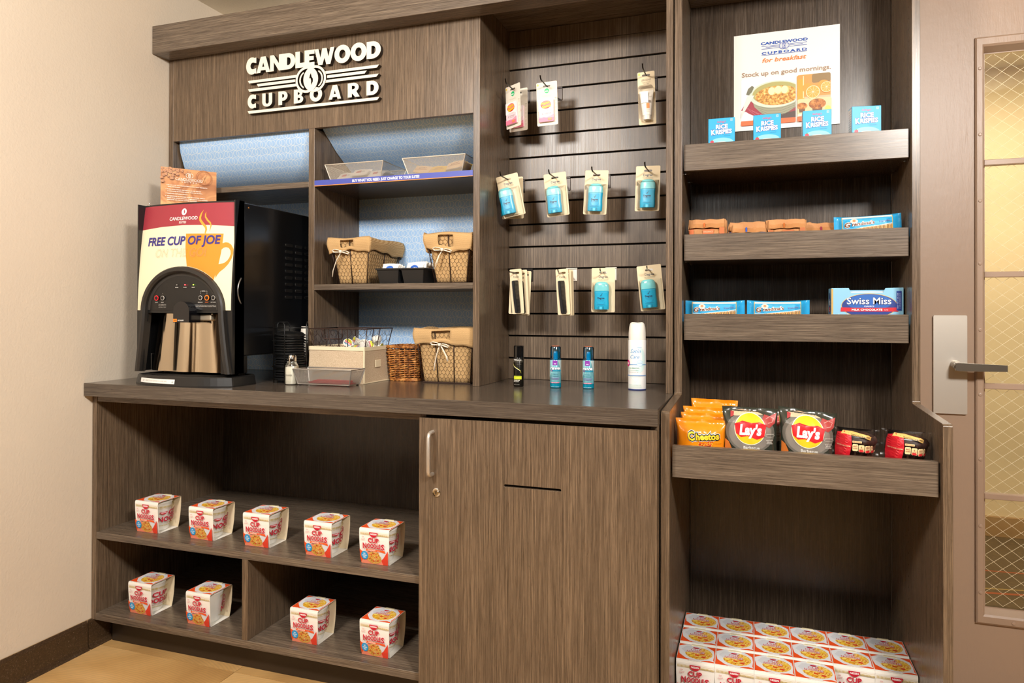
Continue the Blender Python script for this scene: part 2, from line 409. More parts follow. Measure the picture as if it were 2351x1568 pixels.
zs = [GZ0-.01]+[.6061, .9391, 1.2777, 1.6178]+[GZ1+.01]
for z in zs[1:-1]: MB().box(GX0-.006, GX1+.01, YD+.006, YD+.030, z-.0085, z+.0085).build('muntin', MUNT, dr, bevel=.0015)
for a, c_ in zip(zs[:-1], zs[1:]):
    MB().box(GX0-.008, GX1+.01, YD+.026, YD+.031, a+.004, c_-.004).build('pane', GLASS, dr)
wm = MB(); dx = GX1-GX0; sl = .80; stp = .0378
for sgn, yo in ((1, 0), (-1, .0004)):
    kk = -60
    while kk < 110:
        z_at0 = GZ0+kk*stp if sgn > 0 else GZ0+kk*stp; kk += 1
        xs_, zs_ = [], []
        x0, x1 = GX0, GX1; za, zb = z_at0, z_at0+sgn*sl*dx
        # clip in z
        def clipx(z): return GX0+(z-za)/(sgn*sl)
        lo, hi = (clipx(GZ0), clipx(GZ1)) if sgn > 0 else (clipx(GZ1), clipx(GZ0))
        x0 = max(x0, lo); x1 = min(x1, hi)
        if x1-x0 < .005: continue
        zf = lambda x: za+(x-GX0)*sgn*sl
        wm.tube([(x0, YD+.0285+yo, zf(x0)), (x1, YD+.0285+yo, zf(x1))], .00042, 4)
o = wm.build('glass_wire', cm('#efe8d4', .45), dr); o['kind'] = 'stuff'
for z in (.32, .52, .72, .915, 1.11, 1.31, 1.50, 1.70, 1.90):
    MB().lathe([(.0052, 0), (.0050, .0018), (.0030, .0024), (0, .0024)], 10).xf(Matrix.Translation((2.8155, YD-.012, z)) @ Matrix.Rotation(pi/2, 4, 'X')).build('screw', MUNT, dr)
for x in (2.90, 3.1, 3.3): MB().lathe([(.0052, 0), (.0050, .0018), (.0030, .0024), (0, .0024)], 10).xf(Matrix.Translation((x, YD-.012, .2385)) @ Matrix.Rotation(pi/2, 4, 'X')).build('screw', MUNT, dr)
lk = thing('lever_lock', (2.737, YD, 1.0), 'brushed nickel escutcheon plate and lever handle on the taupe door', 'door handle')
MB().prism(rr(-.0452, -.1475, .0455, .1535, .004), 0, -.009, 'y').build('plate', SATIN, lk, bevel=.0012)
MB().lathe([(.0125, 0), (.0125, .030), (.0115, .034)], 20).xf(Matrix.Translation((.012, -.009, .004)) @ Matrix.Rotation(pi/2, 4, 'X')).build('spindle', SATIN, lk, smooth=True, auto=.6)
LEV = cm('#a39a8c', .3, 1, name='lever_satin')
lv = MB().prism([(.002, -.0110), (.0105, -.0125), (.060, -.0125), (.134, -.0115), (.134, .0075), (.060, .0105), (.0105, .0125), (.002, .0110)], -.0640, -.0520, 'y')
lv.box(.1225, .134, -.0522, -.022, -.0105, .0070);
lv.build('lever', LEV, lk, bevel=.0028, seg=3)
MB().lathe([(.0116, 0), (.0116, .024)], 20).xf(Matrix.Translation((.012, -.030, 0)) @ Matrix.Rotation(pi/2, 4, 'X')).build('lever_neck', LEV, lk, smooth=True, auto=.6)
# hall
struct(MB().box(2.3, 5.2, YD+.06, 1.95, -.05, 0).build('floor_hall', CARPET))
hf = MB()
for (a, b_, wd) in (((2.9, .95), (4.2, 1.15), .02), ((2.9, .30), (4.4, 1.0), .03), ((3.0, .25), (3.7, .62), .02), ((3.45, .18), (3.9, 1.3), .035), ((2.8, 1.25), (4.4, 1.35), .015)):
    d = Vector((b_[0]-a[0], b_[1]-a[1], 0)).normalized(); nn = Vector((-d.y, d.x, 0))*wd/2; A = Vector((a[0], a[1], .0012)); B = Vector((b_[0], b_[1], .0012))
    hf.add([A-nn, B-nn, B+nn, A+nn], [(0, 1, 2, 3)], 0)
hf.build('carpet_stripe', cm('#8a3a10', .95), bpy.data.objects['floor_hall'])
hf = MB()
for (a, b_, wd) in (((2.9, 1.0), (4.2, 1.21), .012), ((2.9, .42), (4.4, .95), .015)):
    d = Vector((b_[0]-a[0], b_[1]-a[1], 0)).normalized(); nn = Vector((-d.y, d.x, 0))*wd/2; A = Vector((a[0], a[1], .0014)); B = Vector((b_[0], b_[1], .0014))
    hf.add([A-nn, B-nn, B+nn, A+nn], [(0, 1, 2, 3)], 0)
hf.build('carpet_stripe', cm('#8a7440', .95), bpy.data.objects['floor_hall'])
struct(MB().box(2.3, 5.2, 1.864, 1.95, 0, 2.445).build('wall_hall_back', HALLW))
struct(MB().box(2.2, 2.3, YW+.1, 1.95, 0, 2.445).build('wall_hall_left', HALLW)); struct(MB().box(5.2, 5.3, YW+.1, 1.95, 0, 2.445).build('wall_hall_right', HALLW))
struct(MB().box(2.2, 5.3, YW+.1, 1.95, 2.445, 2.5).build('ceiling_hall', CEIL))
struct(MB().box(2.3, 5.2, 1.846, 1.864, 0, .105).build('baseboard_hall', cm('#8f7048', .7), bevel=.003))

# ------------------------------------------------------------------ base cabinet
Zc, TC = .914, .0441; YB = -.5865; XR = 1.9385; BK = .045
bc = thing('base_cabinet', (.97, -.27, 0), 'brown wood laminate base cabinet with open shelves and one locked door, under the countertop', 'cabinet')
def bxp(name, x0, x1, y0, y1, z0, z1, mat, par=bc, bev=.0008, px=None):
    cx, cy, cz = (x0+x1)/2, (y0+y1)/2, (z0+z1)/2
    pl = par.location if px is None else px
    return MB().box(x0-cx, x1-cx, y0-cy, y1-cy, z0-cz, z1-cz).build(name, mat, par, bevel=bev, loc=(cx-pl[0], cy-pl[1], cz-pl[2]))
bxp('side_panel', .000, .0205, YB, BK, .0947, Zc-TC-.001, WV); bxp('side_panel', 1.2555, 1.2765, YB, BK, .0947, Zc-TC-.001, WV); bxp('side_panel', 1.916, 1.9365, YB, BK, .0947, Zc-TC-.001, WV)
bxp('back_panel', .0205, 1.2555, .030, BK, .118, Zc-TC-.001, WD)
bxp('shelf', .0207, 1.2553, YB, .0298, .3745, .3976, WH); bxp('shelf', .0207, 1.2553, YB, .0298, .0947, .1182, WH)
bxp('divider', .6325, .6540, YB+.0005, .0298, .1184, .3743, WV)
bxp('top_rail', .0207, 1.2553, YB+.002, YB+.06, Zc-TC-.022, Zc-TC-.001, WH)
bxp('toe_kick', .028, 1.93, -.5265, -.5115, .0, .0945, cm('#2c2014', .5))
# door with a letter slot
b = MB(); dxc, dzc = 1.600, .475
sx0, sx1, sz0, sz1 = 1.5215-dxc, 1.6830-dxc, .6815-dzc, .6885-dzc
b.prism([(1.2640-dxc, .0985-dzc), (1.9355-dxc, .0985-dzc), (1.9355-dxc, .8585-dzc), (1.2640-dxc, .8585-dzc)], -.010, .010, 'y', 0, [rr(sx0, sz0, sx1, sz1, .0034)])
dd = b.build('door', WV, bc, bevel=.0007, loc=(dxc-.97, -.5985+.27, dzc))
MB().box(sx0-.01, sx1+.01, .0, .004, sz0-.02, sz1+.02).build('slot_liner', cm('#17120e', .7), dd, loc=(0, .0102, 0))
hp = [(1.3072, -.6080, .8195), (1.3072, -.625, .8195), (1.3072, -.634, .8165), (1.3072, -.6375, .808), (1.3072, -.6375, .712), (1.3072, -.634, .7035), (1.3072, -.625, .7005), (1.3072, -.6080, .7005)]
MB().tube([(x-dxc, y+.5985, z-dzc) for x, y, z in hp], .0056, 12).build('handle', SATIN, dd, smooth=True, auto=.9)
lkb = MB().lathe([(.0122, 0), (.0122, .0022), (.0105, .0034), (.0085, .0028), (.0078, .0034), (0, .0034)], 24).xf(Matrix.Translation((1.319-dxc, -.010, .649-dzc)) @ Matrix.Rotation(pi/2, 4, 'X'))
lkb.build('lock', CHROME, dd, smooth=True, auto=.5)
MB().box(1.3178-dxc, 1.3200-dxc, -.0142, -.0125, .6445-dzc, .6535-dzc).build('keyhole', BLACK, dd)
ct = MB().box(-.969, XR-.97, -.6217+.27, BK-.001+.27, -TC, 0).build('countertop', WT, None, bevel=.0012, loc=(.97, -.27, Zc))
tag(ct, 'long dark brown laminate countertop running over the base cabinet', 'countertop')

# ------------------------------------------------------------------ wall unit above the counter
YU = -.2567; ZF = 1.8233; ZT = 2.20
hu = thing('display_hutch', (.97, -.11, Zc), 'brown laminate hutch above the countertop with sign fascia, patterned cubbies and slatted wall', 'shelving unit')
H = lambda *a, **k: bxp(*a, par=hu, **k)
H('side_panel', .0008, .0225, YU, .06, Zc, ZT, WV); H('side_panel', .6440, .6683, YU, .06, Zc, ZF, WV)
H('side_panel', 1.2858, 1.3095, YU, .06, Zc, ZT, WV); H('side_panel', 1.9166, 1.9373, YU, .06, Zc, 2.42, WV)
H('fascia', .0225, 1.2858, YU+.0003, YU+.019, ZF, ZT, WV)
H('top_panel', .0, 1.9166, YU-.004, .06, ZT, ZT+.02, WH)
H('cornice', .0, 1.9160, -.3386, YU-.004, 2.141, 2.2465, WH)
H('back_panel', .0225, 1.2858, .050, .06, Zc, 1.80, cm('#2a241e', .6))
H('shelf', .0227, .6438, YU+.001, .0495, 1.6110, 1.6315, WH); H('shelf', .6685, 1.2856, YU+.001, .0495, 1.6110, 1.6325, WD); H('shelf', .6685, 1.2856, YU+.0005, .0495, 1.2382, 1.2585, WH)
for (x0, x1) in ((.0228, .6437), (.6686, 1.2855)):
    for z0, z1 in ((Zc+.0005, 1.2380), (1.2587, 1.6108)) if x0 > .5 else ((Zc+.0005, 1.6108),):
        MB().add([(x0, .0492, z0), (x1, .0492, z0), (x1, .0492, z1), (x0, .0492, z1)], [(0, 1, 2, 3)]).xf(Matrix.Translation((-.97, .11, -Zc))).build('wallpaper', PAPER, hu, uvf=lambda p: (p[0]+2, p[2]+2), fix=False)
def curved(x0, x1, prof, name='curved_panel'):
    b = MB(); L = [0]
    P = []
    for i in range(len(prof)-1):
        a = Vector(prof[max(i-1, 0)]); p = Vector(prof[i]); q = Vector(prof[i+1]); r = Vector(prof[min(i+2, len(prof)-1)])
        for j in range(6):
            t = j/6; P.append(.5*((2*p)+(q-a)*t+(2*a-5*p+4*q-r)*t*t+(-a+3*p-3*q+r)*t**3))
    P.append(Vector(prof[-1]))
    for i in range(1, len(P)): L.append(L[-1]+(P[i]-P[i-1]).length)
    uvs = {}
    for th, s in ((0, 1), (.003, -1)):
        for i, p in enumerate(P):
            t = (P[min(i+1, len(P)-1)]-P[max(i-1, 0)]).normalized(); nn = Vector((-t.y, t.x)); q = p-nn*th*-1
            for x in (x0, x1): uvs[len(b.v)] = (x+2, 4-L[i]); b.v.append((x-.97, q[0]+.11, q[1]-Zc))
    k = len(P)
    for i in range(k-1):
        b.face((2*i, 2*i+1, 2*i+3, 2*i+2), 0); o = 2*k; b.face((o+2*i, o+2*i+2, o+2*i+3, o+2*i+1), 1)
        b.face((2*i, 2*i+2, o+2*i+2, o+2*i), 1); b.face((2*i+1, o+2*i+1, o+2*i+3, 2*i+3), 1)
    me = b.build(name, [PAPER, cm('#17181c', .6)], hu, smooth=False, fix=False)
    ul = me.data.uv_layers.new(name='UVMap')
    for lp in me.data.loops: ul.data[lp.index].uv = uvs[lp.vertex_index]
    me.data.polygons.foreach_set('use_smooth', [True]*len(me.data.polygons)); me.data.set_sharp_from_angle(angle=.8)
curved(.030, .6425, [(-.2340, 1.846), (-.2321, 1.8261), (-.2274, 1.7876), (-.216, 1.7555), (-.2035, 1.7266), (-.175, 1.693), (-.125, 1.664), (-.05, 1.640), (.035, 1.634)])
curved(.6705, 1.2845, [(-.2200, 1.850), (-.2073, 1.8307), (-.1849, 1.812), (-.1591, 1.7950), (-.1181, 1.765), (-.0699, 1.7384), (-.01, 1.706), (.04, 1.665)])
# slatted wall
gz = [2.1367, 2.0555, 1.9735, 1.892, 1.8095, 1.7275, 1.6455, 1.564, 1.482, 1.4, 1.3185, 1.237, 1.155, 1.0735, .9915]
H('slat_backing', 1.3097, 1.9164, .048, .056, Zc, ZT, cm('#120e0b', .8))
ed = [2.1985]+gz+[Zc+.001]
for i in range(len(ed)-1):
    za, zb = ed[i]-(.0032 if i else 0), ed[i+1]+(.0032 if i < len(ed)-2 else 0)
    if i == 0: zb = gz[0]+.001
    if i == 1: za = gz[0]-.001
    H('slat', 1.3097, 1.9164, .035, .0475, zb, za, WG, bev=.0006)
# promotional strip on the shelf edge
st = Art(.0006); st.rect(.6700, 1.6145, 1.2850, 1.6328, '#4450a8'); st.rect(.6700, 1.6120, 1.2850, 1.6145, '#e08a1e')
st.text('BUY WHAT YOU NEED. JUST CHARGE TO YOUR SUITE!', .957, 1.6234, .0095, '#ffffff', w=.262, bold=.025)
s0 = MB().box(.6700-.97, 1.2850-.97, YU+.11-.0008, YU+.11+.0008, 1.6118-Zc, 1.6330-Zc).build('shelf_strip', cm('#4450a8', .4), hu)
st.build('strip_print', s0, lambda x, z, o: (x-.97, YU+.11-.0006-o, z-Zc))

# ------------------------------------------------------------------ raised sign on the fascia
sg = thing('sign', (.665, YU, 1.975), 'raised cream lettering sign with linked rings logo on the fascia', 'sign')
SGM = [cm('#efe5cf', .5, name='sign_face'), cm('#2a211a', .5, name='sign_return')]
def glyph(ch, w, h, t=.31):
    """heavy geometric capitals as outlines (+holes) in a w x h box"""
    T = t*h
    def arc(cx, cy, rx, ry, a0, a1, n=14): return [(cx+rx*cos(math.radians(a0+(a1-a0)*i/n)), cy+ry*sin(math.radians(a0+(a1-a0)*i/n))) for i in range(n+1)]
    if ch == 'O': return arc(w/2, h/2, w/2, h/2, 0, 351, 26), [arc(w/2, h/2, w/2-T*.92, h/2-T*.78, 0, 345, 18)]
    if ch == 'C':
        o = arc(w*.56, h/2, w*.56, h/2, 62, 298, 20); o = [(w*.98, h*.97)]+o+[(w*.98, h*.03)]
        i_ = arc(w*.66, h/2, w*.24, h*.2, 285, 75, 12); return o+[(w*.98, h*.36)]+i_+[(w*.98, h*.64)], []
    if ch == 'D': return [(0, 0), (w*.42, 0)]+arc(w*.42, h/2, w*.58, h/2, -88, 88, 16)+[(w*.42, h), (0, h)], [[(T*.95, h*.26)]+arc(w*.44, h/2, w*.2, h*.24, -85, 85, 10)+[(T*.95, h*.74)]]
    if ch == 'L': return [(0, 0), (w, 0), (w, T*.9), (T, T*.9), (T, h), (0, h)], []
    if ch == 'E': return [(0, 0), (w, 0), (w, T*.78), (T, T*.78), (T, h/2-T*.36), (w*.92, h/2-T*.36), (w*.92, h/2+T*.36), (T, h/2+T*.36), (T, h-T*.78), (w, h-T*.78), (w, h), (0, h)], []
    if ch == 'A': return [(0, 0), (T*.88, 0), (T*1.0, h*.15), (w-T*1.0, h*.15), (w-T*.88, 0), (w, 0), (w*.68, h), (w*.32, h)], [[(w*.42, h*.36), (w*.58, h*.36), (w*.5, h*.64)]]
    if ch == 'N': return [(0, 0), (T*.85, 0), (T*.85, h*.55), (w-T*.85, 0), (w, 0), (w, h), (w-T*.85, h), (w-T*.85, h*.45), (T*.85, h), (0, h)], []
    if ch == 'W': return [(w*.2, 0), (w*.40, 0), (w*.5, h*.42), (w*.60, 0), (w*.80, 0), (w, h), (w*.8, h), (w*.70, h*.45), (w*.61, h), (w*.39, h), (w*.30, h*.45), (w*.2, h), (0, h)], []
    if ch == 'U': return [(0, h), (0, h*.36)]+arc(w/2, h*.36, w/2, h*.36, 180, 360, 14)+[(w, h*.36), (w, h), (w-T*.9, h), (w-T*.9, h*.36)]+arc(w/2, h*.36, w/2-T*.9, h*.15, 0, -180, 10)+[(T*.9, h)], []
    if ch == 'P': return [(0, 0), (T, 0), (T, h*.30), (w*.5, h*.30)]+arc(w*.5, h*.65, w*.5, h*.35, -85, 90, 12)+[(0, h)], [[(T, h*.53), (w*.5, h*.53)]+arc(w*.5, h*.66, w*.14, h*.13, -80, 80, 6)+[(w*.5, h*.79), (T, h*.79)]]
    if ch == 'R': return [(0, 0), (T, 0), (T, h*.28), (w*.62, 0), (w, 0), (w*.72, h*.40)]+arc(w*.5, h*.68, w*.42, h*.32, -50, 90, 12)+[(0, h)], [[(T, h*.56), (w*.46, h*.56)]+arc(w*.48, h*.68, w*.13, h*.11, -80, 80, 6)+[(T, h*.80)]]
    if ch == 'B': return [(0, 0), (w*.55, 0)]+arc(w*.55, h*.28, w*.45, h*.28, -88, 60, 10)+[(w*.80, h*.53)]+arc(w*.52, h*.75, w*.40, h*.25, -45, 88, 10)+[(0, h)], [[(T, h*.20), (w*.52, h*.20)]+arc(w*.54, h*.30, w*.13, h*.09, -80, 80, 6)+[(T, h*.40)], [(T, h*.60), (w*.5, h*.60)]+arc(w*.5, h*.70, w*.12, h*.09, -80, 80, 6)+[(T, h*.80)]]
def signpiece(name, pts, holes=(), th=.018, off=.0005):
    b = MB().prism(pts, -th, -off, 'y', 1, holes)
    o = b.build(name, SGM, sg)
    for p in o.data.polygons:
        if p.normal.y < -.5 and abs(p.center.y+th) < 1e-5: p.material_index = 0
    return o
# logo layout in sign space: x from -.283 to .283
x = -.2830
word = [('C', .0465, .0640), ('A', .0600, .0590), ('N', .0555, .0590), ('D', .0545, .0590), ('L', .0390, .0590), ('E', .0420, .0600), ('W', .0825, .0590), ('O', .0650, .0650), ('O', .0650, .0650), ('D', .0560, .0600)]
tot = sum(a for _, a, _ in word); gap = (.5655-tot)/9
for i, (ch, wd, h) in enumerate(word):
    o, hs = glyph(ch, wd, h, .33); z0 = .0660-(h-.059)/2
    signpiece('letter', [(x+a, z0+b_) for a, b_ in o], [[(x+a, z0+b_) for a, b_ in hh] for hh in hs]); x += wd+gap
word = [('C', .038, .0525), ('U', .0440, .0500), ('P', .0400, .0500), ('B', .0400, .0500), ('O', .0520, .0525), ('A', .0510, .0500), ('R', .0480, .0500), ('D', .0480, .0500)]
tot = sum(a for _, a, _ in word); gap = (.5500-tot)/7; x = -.2755
for i, (ch, wd, h) in enumerate(word):
    o, hs = glyph(ch, wd, h, .33); z0 = -.0615-(h-.050)/2
    signpiece('letter', [(x+a, z0+b_) for a, b_ in o], [[(x+a, z0+b_) for a, b_ in hh] for hh in hs]); x += wd+gap
def bar(x0, x1, z, t, s0=.006, s1=.008): return [(x0+s0, z-t/2), (x1-s1, z-t/2), (x1, z+t/2), (x0, z+t/2)]
for z, xl, xr_ in ((.0370, -.275, .276), (.0215, -.235, .228), (.0055, -.2740, .2745)):
    xe = .0675 if z == .0215 else .0585
    signpiece('bar', bar(xl, -xe, z, .0100, .006, 0)); signpiece('bar', bar(xe, xr_, z, .0100, 0, .009))
signpiece('bar', bar(-.2755, .2775, -.0755, .0100))
def lens(cx, cz, R, d, n=12):
    a = math.acos(d/R); L = [(cx-d+R*cos(t), cz+R*sin(t)) for t in [-a+2*a*i/n for i in range(n+1)]]
    return L+[(cx+d-R*cos(t), cz+R*sin(t)) for t in [a-2*a*i/n for i in range(1, n)]]
R_, d_, cz_ = .0475, .0165, .0195
outer = [(-d_+R_*cos(t), cz_+R_*sin(t)) for t in [math.acos(d_/R_)+(2*pi-2*math.acos(d_/R_))*i/26 for i in range(27)]]
outer += [(d_-R_*cos(t), cz_+R_*sin(t)) for t in [-math.acos(d_/R_)-(2*pi-2*math.acos(d_/R_))*i/26 for i in range(1, 26)]]
def cres(s):
    r = R_-.0085; x0 = (r*r-R_*R_)/(4*d_); z0 = sqrt(r*r-(x0+d_)**2); a = atan2(z0, x0+d_); b_ = atan2(z0, x0-d_)
    A = [(s*(-d_+r*cos(t)), cz_+r*sin(t)) for t in [a+(2*pi-2*a)*i/16 for i in range(17)]]
    B = [(s*(d_+R_*cos(t)), cz_+R_*sin(t)) for t in [(2*pi-b_)+(2*b_-2*pi)*i/12 for i in range(1, 12)]]
    return A+B
flame = [(.001, cz_-.022), (.009, cz_-.010), (.0095, cz_), (.004, cz_+.008), (.0005, cz_+.022), (-.004, cz_+.014), (-.006, cz_+.002), (-.001, cz_+.004), (.002, cz_-.006)]
signpiece('ring_emblem', outer, [cres(1), cres(-1), flame], th=.020)
for s in (1, -1):
    A = [(s*(-d_+.033*cos(t)), cz_+.033*sin(t)) for t in [math.radians(118+124*i/10) for i in range(11)]]
    B = [(s*(-d_+.003+.030*cos(t)), cz_+.030*sin(t)) for t in [math.radians(238-116*i/8) for i in range(9)]]
    signpiece('inner_arc', A+B, th=.018)

# ------------------------------------------------------------------ tall display cabinet
YT, YT2 = -.2469, -.5766; TX0, TX1, TX2, TX3 = 1.9405, 1.963, 2.579, 2.5993
tc = thing('tall_display_cabinet', (2.27, -.25, 0), 'tall brown laminate display cabinet with four lipped shelves beside the door', 'cabinet')
for x0, x1 in ((TX0, TX1), (TX2, TX3)):
    prof = [(.048, 0), (.048, 2.42), (YT, 2.42), (YT, .9180), (YT-.006, .9123), (YT2+.006, .9045), (YT2, .9000), (YT2, 0)]
    MB().prism([(p[0]+.25, p[1]) for p in prof], -(x1-x0)/2, (x1-x0)/2, 'x').build('side_panel', WV, tc, bevel=.0008, loc=((x0+x1)/2-2.27, 0, 0))
T = lambda *a, **k: bxp(*a, par=tc, **k)
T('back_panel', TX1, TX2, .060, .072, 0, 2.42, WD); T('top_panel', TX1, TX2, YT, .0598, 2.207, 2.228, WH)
T('valance', TX1, TX2, YT, YT+.018, 2.228, 2.42, WV)
T('bottom_deck', TX1, TX2, YT2+.01, .0598, .078, .0985, WH); T('toe_kick', TX1, TX2, -.52, -.505, 0, .0778, cm('#2c2014', .5))
for za, zb, yf in ((1.6724, 1.5921, -.2271), (1.3979, 1.3184, -.2271), (1.1559, 1.0763, -.2271), (.8136, .7312, -.5554)):
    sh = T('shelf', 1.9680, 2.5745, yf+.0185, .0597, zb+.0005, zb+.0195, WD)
    cx, cy, cz = (1.9680+2.5745)/2, (yf+.0185+.0597)/2, zb+.01
    l0 = MB().box(-.3038, .3038, -.009, .009, -(za-zb)/2, (za-zb)/2).build('shelf_lip', WH, sh, bevel=.0007, loc=(2.2712-cx, yf+.009-cy, (za+zb)/2-cz))
for z in (1.572, 1.298, 1.057, .712):
    for x in (TX1+.006, TX2-.006):
        for y in (-.17, -.02): MB().box(x-.008, x+.008, y-.006, y+.006, z+.0188-(.0), z+.0208).build('shelf_pin', CHROME, tc, loc=(-2.27, .25, 0))
def peg(x, y, z, s): return [(x, y+.0022*cos(a), z+.0022*sin(a)) for a in [2*pi*i/8 for i in range(8)]]
hm = MB()
for z0_, z1_ in ((1.70, 2.15), (.20, .68), (1.42, 1.56)):
    zz = z0_
    while zz < z1_:
        for x, s in ((TX1+.0004, 1), (TX2-.0004, -1)):
            for y in (-.2, .02):
                r = peg(x, y, zz, s); hm.add([(p[0]-2.27, p[1]+.25, p[2]) for p in r], [tuple(range(8))])
        zz += .032
o = hm.build('shelf_peg_holes', cm('#0c0a08', .8), tc, fix=False); o['kind'] = 'stuff'

# ================================================================== merchandise
RX = lambda a: Matrix.Rotation(a, 4, 'X')
TR = lambda x, y, z: Matrix.Translation((x, y, z))
# ------------------------------------------------------------------ noodle cups in paperboard sleeves
NRED = '#c4122f'; NW = .0507
NPROF = [(-.0415, 0), (-.0455, .018), (-.0492, .045), (-.0512, .075), (-.0518, .100), (-.0505, .1062), (-.046, .1072)]
def nprof_y(z):
    for (y0, z0), (y1, z1) in zip(NPROF[:-1], NPROF[1:]):
        if z <= z1 or (y1, z1) == NPROF[-1]: return y0+(y1-y0)*max(0, min(1, (z-z0)/(z1-z0)))
def noodle_box(loc, label, rz, cup_turn):
    t = thing('noodle_cup_pack', loc, label, 'cup noodles', rz=rz)
    b = MB(); P = NPROF+[(-y, z) for y, z in NPROF[::-1]]; k = len(P); th = .0007
    Q = [(y*(1-.016)+(0), z+(th if z < .01 else (-th if z > .1 else 0))) for y, z in P]
    for x in (-NW, NW):
        for (y, z) in P: b.v.append((x*(1-.05*(1-min(1, z/.075))**1.5), y, z))
        for (y, z) in Q: b.v.append((x*(1-.05*(1-min(1, z/.075))**1.5), y, z))
    n2 = 2*k
    for i in range(k-1):
        b.face((i, i+1, n2+i+1, n2+i), 0); b.face((k+i, n2+k+i, n2+k+i+1, k+i+1), 1)
        b.face((i, k+i, k+i+1, i+1), 1); b.face((n2+i, n2+i+1, n2+k+i+1, n2+k+i), 1)
    b.face((0, n2, n2+k-1, k-1), 0)
    b.build('sleeve', [cm('#f3efe6', .38, name='sleeve_board'), cm('#e2d0ae', .7, name='board_inside')], t, fix=False, smooth=False)
    tb = MB().box(-.016, .008, -.0455, -.0385, .0003, .0016).build('tab', WHITE, t)
    a = Art()
    a.rect(-.0480, .0845, .0500, .0850, '#c6ad6a'); a.rect(-.0480, .0778, .0500, .0783, '#c6ad6a')
    for i in range(30): xx = -.047+i*.0033; a.rect(xx, .0790, xx+.0019, .0838, '#cdb675')
    a.poly(ellp(0, .0875, .0145, .0135, 16, pi, 2*pi), NRED); a.text('NISSIN', 0, .0828, .0044, '#ffffff', w=.021, bold=.03)
    a.text('The', -.036, .0735, .0036, '#d8556a', shear=.4, rot=.2, w=.007); a.text('Original', -.0355, .0675, .0036, '#d8556a', shear=.4, rot=.2, w=.0145)
    for c_, bo in (('#e98a96', .045), (NRED, .020)):
        a.text('CUP', 0, .0665, .0125, c_, w=.036+(bo-.02)*.05, bold=bo)
        a.text('N', -.0305, .0505, .0150, c_, w=.0120+(bo-.02)*.02, bold=bo); a.text('OODLE', .0010, .0512, .0120, c_, w=.0460+(bo-.02)*.02, bold=bo); a.text('S', .0315, .0505, .0150, c_, w=.0105+(bo-.02)*.02, bold=bo)
    a.text('®', .0405, .0590, .0018, NRED)
    a.poly([(-.0480, .0400), (-.043, .0355), (-.030, .0330), (.030, .0350), (.0490, .0405), (.0485, .0180), (.0465, .0005), (-.0465, .0005), (-.0478, .0200)], '#f08a6c', .02)
    a.poly([(-.0480, .0400), (-.040, .0345), (-.0300, .0330), (-.033, .0200), (-.0465, .0035), (-.0478, .0200)], '#e8541e', .02)
    a.poly([(.0498, .0400), (.034, .0300), (.026, .0120), (.030, .0005), (.0470, .0005), (.0488, .0200)], '#e2412a', .02)
    a.poly([(.0170, .0360), (.0340, .0430), (.0480, .0400), (.0330, .0200), (.0240, .0130)], '#dcdde2')
    a.poly(ellp(.001, .0170, .0255, .0150, 22), NOODB); a.poly([(-.018, .018), (-.012, .034), (.004, .0385), (.019, .032), (.022, .016)], NOODB)
    for x_, z_ in ((-.008, .027), (.002, .031), (.010, .022), (-.014, .016), (.014, .012), (-.002, .010)): a.ell(x_, z_, .0030, .0022, '#d4502a', 8)
    a.poly([(-.026, .0372), (.024, .0372), (.0420, .0345), (.039, .0418), (-.023, .0428)], '#ee5a24'); a.text('CHICKEN', -.006, .0398, .0033, '#fff3e2', w=.027, bold=.03)
    a.text('FLAVOR', .018, .0388, .0016, '#fff3e2', w=.009); a.text('WITH VEGETABLES', .004, .0352, .0014, '#fff3e2', w=.030)
    a.ell(-.0310, .0240, .0118, .0118, '#1f9ad6'); a.text('NO', -.0310, .0292, .0032, '#ffffff', bold=.03); a.text('ADDED', -.0310, .0240, .0030, '#ffffff', w=.016, bold=.03); a.text('MSG', -.0310, .0187, .0032, '#ffffff', bold=.03)
    a.build('front_print', t, lambda x, z, o: (x*(1-.03*(1-min(1, z/.075))), nprof_y(min(z*1.12, .1055))-o, min(z*1.12, .1055)), cut=.012)
    u = Art()
    u.rect(-NW+.001, -.0455, NW-.001, .0455, '#ee5520')
    u.poly([(-.049, .012)]+ellp(-.002, .0, .0475, .0425, 30, math.radians(150), math.radians(-25)+2*pi)[:0]+[(-.049, .030), (-.030, .0450), (.025, .0450), (.046, .024), (.048, -.004), (.046, -.030), (.0495, -.040), (.036, -.036), (.010, -.0450), (-.024, -.040), (-.045, -.016)], '#e9e9ea')
    u.poly(ellp(.006, -.002, .037, .0355, 28), NOOD)
    u.poly([(-.042, .012), (-.030, .034), (-.004, .0405), (.012, .030), (-.006, .008), (-.030, -.004)], '#d9dadd')
    for x_, y_, c_ in ((-.012, -.022, '#f6cf3a'), (.002, -.014, '#dd5a1e'), (.016, -.004, '#e2701e'), (.020, -.022, '#d8471e'), (-.020, -.010, '#f8e070'), (.030, .006, '#f3c63c'), (-.004, -.028, '#e9a42a')): u.poly([(x_-.006, y_-.003), (x_+.005, y_-.005), (x_+.007, y_+.003), (x_-.004, y_+.005)], c_)
    for c_, bo in (('#ffffff', .075), (NRED, .012)):
        u.text('CUP', -.002, .0140, .0098, c_, w=.028, bold=bo); u.text('NOODLES', -.002, .0022, .0094, c_, w=.048, bold=bo)
    u.poly(ellp(-.002, .0285, .0085, .0065, 12, pi, 2*pi), NRED)
    u.build('top_print', t, lambda x, y, o: (x, y, .1072+o))
    MB().prism([(-.020, -.0500), (.018, -.0500), (.014, -.0450), (-.016, -.0450)], .1074, .1082, 'z').build('tab', WHITE, t)
    MB().prism([(-.018, .0400), (.018, .0400), (.014, .0475), (-.014, .0475)], .1074, .1088, 'z').build('tab', cm('#e6d9b4', .6), t)
